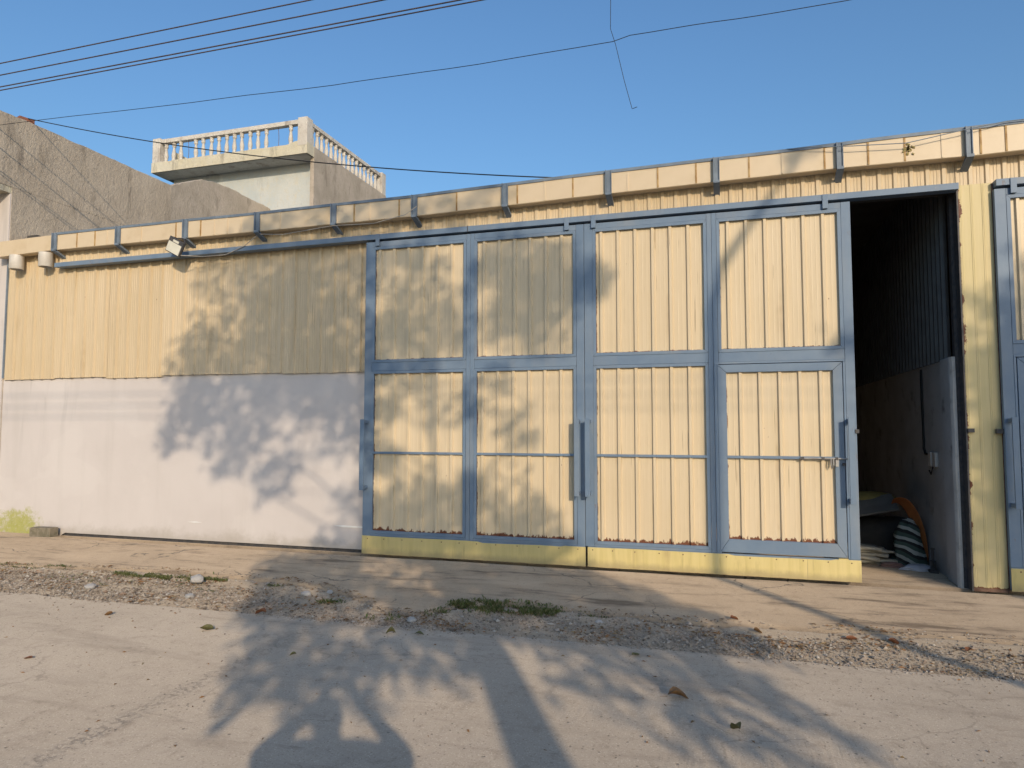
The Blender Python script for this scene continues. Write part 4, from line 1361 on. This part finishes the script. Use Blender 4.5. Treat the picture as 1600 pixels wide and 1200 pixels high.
ML_BROWN = pmat('brown_leaf', (0.16, 0.085, 0.035), (0.24, 0.13, 0.05), 4, 0.7)
ML_OLIVE = pmat('olive_leaf', (0.16, 0.14, 0.05), (0.10, 0.10, 0.035), 4, 0.7)
ML_RUST = pmat('russet_leaf', (0.26, 0.10, 0.04), (0.18, 0.07, 0.03), 4, 0.7)
leaves = [(-0.29, -3.57, 0.13, 0.3, ML_BROWN, 'large curled tan leaf on the sunlit streaks of the road'), (0.04, -3.95, 0.085, 2.2, ML_OLIVE, 'dark narrow leaf on the road below the large tan leaf'),
          (-0.64, -2.81, 0.075, 0.8, ML_OLIVE, 'olive leaf on the road near the gravel edge'), (-4.11, -3.2, 0.12, 0.2, ML_OLIVE, 'dark leaf lying alone on the sunlit left road'),
          (-5.28, -3.07, 0.07, 0.5, ML_BROWN, 'small brown leaf on the far left road near the verge'), (-4.84, -4.17, 0.07, 0.1, ML_RUST, 'small brown leaf at the left picture edge of the road'),
          (-3.99, -2.66, 0.11, 0.1, ML_RUST, 'russet leaf on the road edge in the tree shadow'), (-2.61, -2.85, 0.08, 0.3, ML_OLIVE, 'left one of two dark leaves on the shaded road edge'),
          (-2.38, -2.80, 0.08, 0.1, ML_OLIVE, 'right one of two dark leaves on the shaded road edge'), (0.07, -1.70, 0.08, 0.6, ML_RUST, 'russet leaf on the apron below the wicket door'),
          (0.25, -1.95, 0.07, 0.2, ML_BROWN, 'brown leaf on gravel below the russet leaf'), (0.54, -2.24, 0.08, 1.4, ML_BROWN, 'brown leaf on the gravel right of centre'),
          (0.95, -1.93, 0.09, 0.1, ML_RUST, 'reddish leaf on gravel beside the thin pole shadow'), (1.25, -1.93, 0.08, 2.9, ML_RUST, 'rusty leaf on sunny gravel below the doorway'),
          (1.75, -1.95, 0.07, 1.0, ML_RUST, 'rusty leaf on gravel near the right picture edge'), (-3.05, -3.55, 0.05, 0.5, ML_OLIVE, 'small leaf in the tree shadow near the road joint')]
for i, (x, y, s_, rz, mt, lb) in enumerate(leaves):
    me = leaf_mesh(i * 7 + 1, 0.5 + 0.25 * math.sin(i * 2.1))
    z = apron_z(y) if y > apron_edge(x) else (-0.074 if y > road_edge(x) else -0.0705)
    put('fallen_leaf', me, mt, (x, y, z + 0.002), (s_, s_, s_), rz, lb, 'leaf', 'fallen leaves on road and verge')

# ================================================================== TREES BEHIND THE VIEWER (they throw the shadows on road and gates)
BIG_CLUMPS = [
    (-0.52, -10.73, 8.03, 0.31, 412), (0.21, -10.37, 7.78, 0.52, 1636), (0.91, -10.21, 7.58, 0.51, 1555), (-0.12, -9.77, 6.93, 0.48, 1362),
    (1.02, -10.38, 6.96, 0.51, 1539), (-1.12, -9.83, 6.59, 0.49, 1188), (1.38, -12.51, 7.5, 0.43, 1124), (-0.75, -11.2, 7.02, 0.27, 229),
    (0.77, -9.77, 6.25, 0.42, 869), (-0.62, -10.65, 6.34, 0.44, 826), (-1.37, -9.9, 5.82, 0.36, 537), (-0.21, -12.26, 6.5, 0.27, 228),
    (-1.09, -11.19, 5.85, 0.16, 83), (0.72, -11.86, 6.55, 0.39, 480), (0.11, -10.97, 5.76, 0.35, 436), (-0.3, -10.88, 5.64, 0.26, 165),
    (0.84, -12.56, 6.14, 0.17, 55), (0.33, -11.95, 5.76, 0.13, 41), (1.06, -11.76, 6.85, 0.34, 497), (0.44, -9.85, 6.08, 0.42, 563),
    (1.27, -10.3, 6.17, 0.37, 587), (1.67, -12.12, 6.48, 0.25, 72), (1.22, -10.21, 5.72, 0.33, 262), (2.0, -12.18, 6.26, 0.21, 79),
    (0.5, -10.75, 5.25, 0.24, 342), (1.55, -12.22, 6.02, 0.17, 68), (1.38, -12.59, 5.72, 0.12, 45), (1.28, -9.99, 5.38, 0.25, 109),
    (2.31, -11.97, 5.48, 0.2, 100), (2.36, -11.95, 5.11, 0.2, 131), (0.65, -9.65, 3.93, 0.21, 101), (1.3, -9.98, 4.08, 0.16, 111),
    (2.73, -11.73, 8.21, 0.29, 260), (2.0, -9.72, 7.38, 0.24, 214), (3.09, -10.98, 7.54, 0.2, 144), (2.32, -10.57, 7.24, 0.28, 292),
    (3.59, -11.99, 7.46, 0.28, 328), (1.6, -9.78, 6.69, 0.25, 298), (2.13, -10.53, 6.65, 0.33, 524), (1.81, -9.7, 7.63, 0.16, 55),
    (3.14, -9.92, 7.63, 0.24, 333), (4.58, -11.7, 8.16, 0.31, 747), (4.71, -11.52, 7.68, 0.27, 559), (4.65, -12.1, 7.86, 0.35, 949),
    (4.44, -12.16, 7.66, 0.23, 197), (5.15, -12.4, 7.58, 0.23, 259), (4.01, -11.7, 8.11, 0.2, 140), (4.45, -10.79, 7.92, 0.15, 63),
    (5.76, -12.59, 8.24, 0.23, 307), (4.77, -10.57, 7.53, 0.15, 53), (2.57, -11.59, 6.43, 0.16, 207), (2.63, -11.67, 5.82, 0.18, 248),
    (1.75, -10.14, 4.56, 0.2, 318), (2.76, -11.16, 6.5, 0.2, 63), (3.49, -11.65, 6.45, 0.24, 87), (2.69, -11.16, 5.14, 0.28, 282),
    (2.73, -10.49, 4.73, 0.31, 489), (3.44, -12.43, 5.25, 0.32, 366), (2.63, -9.67, 5.66, 0.11, 59), (4.3, -12.53, 5.87, 0.16, 189),
    (3.31, -10.35, 6.23, 0.19, 68), (3.47, -10.07, 5.62, 0.23, 110), (4.99, -12.55, 6.42, 0.14, 51), (3.41, -10.24, 4.73, 0.31, 294),
    (3.9, -11.5, 5.0, 0.23, 192), (4.17, -10.86, 4.7, 0.26, 190), (4.52, -12.57, 6.66, 0.16, 37), (3.28, -12.46, 5.06, 0.28, 387),
    (3.73, -12.06, 4.9, 0.31, 483), (3.2, -9.73, 3.93, 0.34, 912), (5.06, -12.01, 4.87, 0.26, 245), (-0.14, -10.33, 8.54, 0.31, 111),
    (-0.03, -9.81, 8.16, 0.35, 172), (0.73, -9.77, 8.26, 0.34, 180), (2.25, -11.57, 8.93, 0.29, 146), (2.69, -11.54, 8.92, 0.29, 97),
    (2.75, -11.03, 8.73, 0.24, 42), (1.59, -10.27, 8.24, 0.33, 129), (4.17, -12.28, 9.2, 0.28, 72), (2.71, -10.35, 8.26, 0.24, 41),
    (2.09, -10.21, 8.83, 0.49, 416), (1.06, -10.02, 8.86, 0.51, 442), (4.3, -12.49, 9.74, 0.48, 393), (1.83, -9.76, 9.33, 0.5, 420),
    (1.55, -12.16, 4.42, 0.3, 622), (1.85, -11.51, 4.23, 0.34, 954), (1.76, -10.81, 3.64, 0.26, 237), (1.9, -10.01, 3.44, 0.27, 247),
    (3.44, -11.52, 4.22, 0.32, 837), (3.1, -10.0, 3.55, 0.34, 951), (4.23, -10.98, 3.95, 0.33, 914), (5.06, -11.59, 4.15, 0.29, 377),
    (5.28, -11.58, 4.08, 0.24, 155), (1.46, -11.94, 3.76, 0.24, 399), (2.15, -12.2, 3.88, 0.29, 401), (2.96, -12.01, 3.86, 0.23, 372),
    (2.77, -10.61, 3.33, 0.28, 561), (2.91, -9.81, 3.03, 0.28, 657), (4.76, -11.98, 3.93, 0.25, 515), (5.53, -12.27, 4.05, 0.27, 498),
    (4.58, -9.83, 3.08, 0.21, 203), (1.05, -11.01, 3.02, 0.2, 191), (1.24, -11.34, 2.9, 0.17, 144), (1.85, -11.78, 3.31, 0.22, 194),
    (1.75, -10.86, 3.04, 0.22, 135), (1.85, -10.25, 2.84, 0.25, 254), (2.83, -11.22, 3.22, 0.19, 217), (1.62, -11.3, 2.84, 0.21, 245),
    (2.55, -12.26, 3.3, 0.19, 127), (1.47, -10.02, 2.62, 0.19, 72), (3.15, -12.31, 3.38, 0.13, 43), (1.01, -11.12, 2.61, 0.1, 18),
    (0.46, -10.22, 2.15, 0.05, 4), (4.08, -12.06, 3.63, 0.15, 43), (3.44, -10.5, 2.98, 0.19, 72), (3.61, -9.93, 2.86, 0.24, 240),
    (4.37, -10.76, 3.12, 0.25, 259), (4.25, -10.35, 2.83, 0.19, 127), (5.38, -12.12, 3.43, 0.16, 75), (4.91, -11.27, 2.96, 0.13, 42),
    (5.38, -12.01, 3.18, 0.08, 14), (2.97, -10.2, 2.65, 0.13, 24), (3.86, -11.63, 3.11, 0.12, 28), (3.95, -11.22, 3.1, 0.17, 58),
    (3.28, -9.8, 2.43, 0.18, 72), (3.64, -10.18, 2.49, 0.17, 63), (3.58, -9.86, 2.29, 0.14, 38), (3.9, -11.22, 2.76, 0.12, 21),
    (3.27, -11.13, 2.84, 0.1, 11), (3.29, -10.5, 2.54, 0.09, 12), (4.4, -11.15, 2.74, 0.11, 26),
]
RIGHT_CLUMPS = [
    (7.72, -11.1, 6.87, 0.16, 127), (7.37, -10.83, 6.8, 0.13, 36), (9.04, -11.45, 7.23, 0.21, 120), (8.73, -10.9, 6.49, 0.25, 352),
    (7.88, -9.43, 5.39, 0.25, 289), (7.93, -9.5, 4.91, 0.24, 243), (8.4, -10.3, 4.73, 0.24, 283), (8.57, -10.6, 4.42, 0.21, 152),
    (9.13, -10.99, 7.16, 0.21, 155), (9.49, -11.59, 6.88, 0.28, 606), (9.21, -11.15, 6.2, 0.28, 602), (8.48, -9.92, 5.21, 0.28, 597),
    (8.34, -9.72, 4.63, 0.27, 556), (9.03, -10.93, 4.69, 0.21, 202), (8.86, -9.91, 6.71, 0.34, 872), (8.89, -9.94, 5.97, 0.34, 859),
    (8.97, -10.13, 5.3, 0.34, 849), (8.99, -10.21, 4.6, 0.27, 350), (9.29, -9.98, 6.34, 0.4, 1205), (9.8, -10.93, 5.75, 0.4, 1188),
    (8.94, -10.11, 7.3, 0.28, 270), (9.95, -11.13, 7.8, 0.34, 556),
]
SLIM_CLUMPS = [
    (6.77, -10.41, 8.69, 0.15, 74), (6.74, -10.13, 8.77, 0.21, 137), (7.01, -10.21, 8.95, 0.24, 184), (6.73, -10.61, 9.25, 0.25, 192),
]


def leaf_cloud(clumps, seed, ls=0.135):
    r_ = random.Random(seed)
    e1 = LDIR.cross(Vector((0, 0, 1))).normalized()
    e2 = LDIR.cross(e1).normalized()
    m = MB()
    for (x, y, z, R_, n_) in clumps:
        for k in range(int(n_ * 0.40) + 1):
            a, q = r_.uniform(0, 6.283), math.sqrt(r_.random()) * R_
            if r_.random() < 0.22:
                q = R_ * r_.uniform(0.9, 1.45)
            p = Vector((x, y, z)) + e1 * q * math.cos(a) + e2 * q * math.sin(a) + LDIR * r_.gauss(0, max(0.12, R_ * 0.6))
            d = Vector((r_.gauss(0, 1), r_.gauss(0, 1), r_.gauss(-0.35, 0.7))).normalized()
            s = d.cross(Vector((r_.gauss(0, 1), r_.gauss(0, 1), r_.gauss(0, 1)))).normalized()
            l, w = ls * r_.uniform(0.7, 1.35), ls * r_.uniform(0.22, 0.36)
            m.add([p - d * l * .5, p + s * w - d * l * 0.05, p + d * l * .55, p - s * w - d * l * 0.05], [(0, 1, 2, 3)])
    return m


def limb(m, a, b, r0, r1, seed, bend=0.12, n=6, sub=6):
    a, b = Vector(a), Vector(b)
    L_ = (b - a).length
    pts, rs = [], []
    for k in range(sub + 1):
        t = k / sub
        p = a.lerp(b, t)
        w = math.sin(math.pi * t) * L_ * bend
        p += Vector((mnoise.noise((seed, t * 2, 1)), mnoise.noise((seed, t * 2, 5)), 0.9 * mnoise.noise((seed, t * 2, 9)) + 0.25)) * w
        pts.append(p)
        rs.append(r0 + (r1 - r0) * t)
    m.tube(pts, rs, n)


def grow(name, label, trunk, radii, clumps, seed, start, group=None):
    root = thing(name, label, 'tree', trunk[0], group)
    t = MB()
    t.tube(trunk, radii, 14)
    t.build('trunk', M_BARK, root, smooth=True)
    b = MB()
    TT = [Vector(p) for p in trunk]
    done = []
    for i, (x, y, z, R_, n_) in enumerate(sorted(clumps, key=lambda c_: (c_[0] - TT[-1].x) ** 2 + (c_[1] - TT[-1].y) ** 2 + (c_[2] - TT[-1].z) ** 2)):
        p = Vector((x, y, z))
        best, bd = None, 1e9
        for q, r_ in done:
            if r_ > 0.006 and q.z < z + 0.6:
                d = (q - p).length
                if d < bd and (d < 1.5):
                    best, bd = (q, r_), d
        if best is None:
            k = max(0, min(len(TT) - 2, next((k for k in range(len(TT) - 1) if TT[k + 1].z > max(start, z - 1.6)), len(TT) - 2)))
            a, c_ = TT[k], TT[k + 1]
            f = 0 if abs(c_.z - a.z) < 1e-3 else (max(start, z - 1.6) - a.z) / (c_.z - a.z)
            best = (a.lerp(c_, max(0, min(1, f))), 0.035)
        r0 = min(best[1], 0.02)
        limb(b, best[0], p, r0, r0 * 0.45, seed + i * 0.37, 0.10)
        done.append((p, max(0.006, r0 * 0.62)))
    b.build('limbs', M_BARK, root, smooth=True)
    leaf_cloud(clumps, seed).build('crown', M_LEAF, root)
    return root


grow('roadside_tree', 'leafy roadside tree behind the viewer whose broad shadow falls on road and gates',
     [(2.58, -11.1, -0.14), (2.66, -11.1, 0.6), (2.78, -11.1, 1.7), (2.89, -11.1, 2.59), (2.99, -11.1, 3.13), (3.05, -11.1, 4.2), (2.95, -11.05, 5.5), (2.8, -11.0, 7.0), (2.75, -11.0, 8.6)],
     [0.22, 0.18, 0.165, 0.155, 0.15, 0.06, 0.03, 0.02, 0.01], BIG_CLUMPS, 5, 3.3)
grow('shade_tree', 'leafy tree behind the viewer shading the cream column at right',
     [(9.2, -11.0, -0.14), (9.1, -10.9, 2.0), (8.9, -10.8, 4.0), (8.8, -10.7, 5.6), (8.8, -10.6, 7.2)], [0.18, 0.14, 0.10, 0.07, 0.03], RIGHT_CLUMPS, 9, 3.6)
grow('slender_tree', 'slender bent tree behind the viewer, its thin shadow climbing the right gate leaf',
     [(6.45, -10.3, -0.14), (6.42, -10.25, 1.2), (6.25, -10.2, 3.0), (5.85, -10.37, 4.1), (5.84, -10.37, 5.5), (5.86, -10.37, 7.0), (6.0, -10.38, 7.55), (6.65, -10.4, 8.4), (6.9, -10.4, 9.0)],
     [0.075, 0.07, 0.065, 0.06, 0.055, 0.05, 0.045, 0.035, 0.02], SLIM_CLUMPS, 13, 7.0)

# ================================================================== THE PERSON TAKING THE PICTURE
M_SKIN = pmat('skin', (0.30, 0.17, 0.11), (0.27, 0.15, 0.10), 6, 0.55)
M_SHIRT = pmat('shirt_cloth', (0.28, 0.30, 0.33), (0.24, 0.26, 0.29), 6, 0.85)
M_TROUSER = pmat('trouser_cloth', (0.06, 0.06, 0.07), (0.05, 0.05, 0.055), 6, 0.85)
M_HAIR = pmat('dark_hair', (0.02, 0.016, 0.014), (0.03, 0.025, 0.02), 20, 0.6)
FWD = Vector((-math.sin(yaw), math.cos(yaw), 0))
RGT = Vector((math.cos(yaw), math.sin(yaw), 0))
B0 = Vector((CAM.x, CAM.y, 0)) - FWD * 0.40


def bp(r_, f_, z):
    return B0 + RGT * r_ + FWD * f_ + Vector((0, 0, z - 0.07))


PER = thing('person', 'person on the road holding a phone up with both hands, seen only as a shadow', 'person', (B0.x, B0.y, -0.07))
V, E, RAD = [], [], []


def jv(p, r_, link=None):
    V.append(p)
    RAD.append(r_)
    if link is not None:
        E.append((link, len(V) - 1))
    return len(V) - 1


pel = jv(bp(0, 0, 0.95), (0.155, 0.115))
wst = jv(bp(0, 0.0, 1.08), (0.145, 0.105), pel)
chs = jv(bp(0, 0.01, 1.27), (0.165, 0.115), wst)
uch = jv(bp(0.02, 0.01, 1.42), (0.13, 0.095), chs)
nck = jv(bp(0.02, 0.01, 1.50), (0.062, 0.062), uch)
hd0 = jv(bp(0, 0.03, 1.53), (0.075, 0.085), nck)
hd1 = jv(bp(0, 0.035, 1.62), (0.078, 0.098), hd0)
hd2 = jv(bp(0, 0.02, 1.69), (0.055, 0.07), hd1)
for s_ in (-1, 1):
    sh = jv(bp(0.185 * s_ + 0.02, 0.0, 1.45), (0.075, 0.07), uch)
    el = jv(bp(0.40 * s_ + 0.02, 0.12, 1.37), (0.06, 0.06), sh)
    wr = jv(bp(0.13 * s_, 0.345, 1.555), (0.034, 0.032), el)
    pm = jv(bp(0.098 * s_, 0.365, 1.62), (0.030, 0.020), wr)
    for k, (dz, ln) in enumerate(((0.050, 0.060), (0.034, 0.068), (0.016, 0.064), (-0.002, 0.050))):
        f1 = jv(bp(0.088 * s_, 0.352, 1.635 + dz), (0.0095, 0.0095), pm)
        f2 = jv(bp(0.082 * s_, 0.352 + ln * 0.45, 1.640 + dz), (0.0085, 0.0085), f1)
    th = jv(bp(0.080 * s_, 0.345, 1.60), (0.011, 0.011), pm)
    jv(bp(0.055 * s_, 0.352, 1.615), (0.009, 0.009), th)
    hp = jv(bp(0.095 * s_, 0, 0.90), (0.092, 0.10), pel)
    kn = jv(bp(0.11 * s_, 0.02, 0.50), (0.062, 0.065), hp)
    an = jv(bp(0.12 * s_, -0.02, 0.09), (0.042, 0.045), kn)
    jv(bp(0.14 * s_, 0.14, 0.035), (0.042, 0.032), an)
me = bpy.data.meshes.new('body')
o0 = Vector(PER['_o'])
me.from_pydata([tuple(v - o0) for v in V], E, [])
body = bpy.data.objects.new('body', me)
COL.objects.link(body)
body.parent = PER
body['_o'] = tuple(o0)
sk = body.modifiers.new('skin', 'SKIN')
for i, r_ in enumerate(RAD):
    me.skin_vertices[0].data[i].radius = r_
me.skin_vertices[0].data[0].use_root = True
ss = body.modifiers.new('sub', 'SUBSURF')
ss.levels = ss.render_levels = 2


def person_mat():
    m_, t, b = newmat('clothed_figure')
    N = NT(t)
    x, y, z = N.xyz()
    col = N.mix(N.ramp(z, 0.975, 0.98), (0.06, 0.06, 0.07), (0.28, 0.30, 0.33))
    dist = t.nodes.new('ShaderNodeVectorMath')
    dist.operation = 'DISTANCE'
    N.l(N.obj, dist.inputs[0])
    dist.inputs[1].default_value = tuple(bp(0, 0, 1.30) - o0)
    skin = N.math('MAXIMUM', N.ramp(z, 1.445, 1.45), N.ramp(dist.outputs['Value'], 0.395, 0.40))
    skin = N.math('MULTIPLY', skin, N.ramp(z, 1.1, 1.12))
    col = N.mix(skin, col, (0.30, 0.17, 0.11))
    col = N.mix(N.ramp(z, 0.09, 0.08), col, (0.05, 0.035, 0.03))
    N.l(col, b.inputs['Base Color'])
    b.inputs['Roughness'].default_value = 0.8
    return m_


me.materials.append(person_mat())
hc = bp(0, 0.03, 1.605)
m = MB()
for j in range(9):
    ph = math.pi * (0.02 + 0.55 * j / 8)
    for i in range(18):
        w = 2 * math.pi * i / 18
        k = 1 + 0.06 * mnoise.noise((math.cos(w) * 3, math.sin(w) * 3, ph * 3))
        back = -0.02 - 0.012 * math.cos(w)
        m.v.append(tuple(hc + RGT * 0.088 * k * math.sin(ph) * math.sin(w) + FWD * (0.105 * k * math.sin(ph) * math.cos(w) + back) + Vector((0, 0, 0.115 * k * math.cos(ph) + (0.04 if math.cos(w) > 0.3 and ph > 1 else 0)))))
for j in range(8):
    for i in range(18):
        a, b = j * 18 + i, j * 18 + (i + 1) % 18
        m.f.append((a, b, b + 18, a + 18))
m.build('hair', M_HAIR, PER, smooth=True)
for s_ in (-1, 1):
    MB().lathe(tuple(hc + RGT * 0.034 * s_ + FWD * 0.083 + Vector((0, 0, -0.012))), [(0.002, -0.011), (0.011, -0.005), (0.012, 0), (0.011, 0.005), (0.002, 0.011)], 8).build('eye', M_PVC, PER, smooth=True)
    MB().obox(hc + RGT * 0.082 * s_ + FWD * 0.0 + Vector((0, 0, -0.02)), FWD, RGT, (0, 0, 1), 0.018, 0.008, 0.03).build('ear', M_SKIN, PER, bevel=0.007)
MB().obox(hc + FWD * 0.098 + Vector((0, 0, -0.035)), RGT, FWD, (0, 0, 1), 0.012, 0.016, 0.022).build('nose', M_SKIN, PER, bevel=0.008)
MB().obox(hc + FWD * 0.088 + Vector((0, 0, -0.072)), RGT, FWD, (0, 0, 1), 0.022, 0.008, 0.006).build('mouth', pmat('lips', (0.25, 0.10, 0.08), (0.22, 0.09, 0.07), 5, 0.5), PER, bevel=0.004)
PH = Vector((CAM.x, CAM.y, CAM.z)) - FWD * 0.028 + Vector((0, 0, -0.004))
m = MB().obox(PH, RGT, FWD, (0, 0, 1), 0.082, 0.005, 0.038)
tag(m.build('phone', pmat('phone_glass', (0.02, 0.02, 0.022), (0.03, 0.03, 0.03), 4, 0.2), origin=tuple(PH), bevel=0.004), 'dark phone held level in the hands of the person on the road', 'phone')

for o in bpy.data.objects:
    if '_o' in o:
        del o['_o']
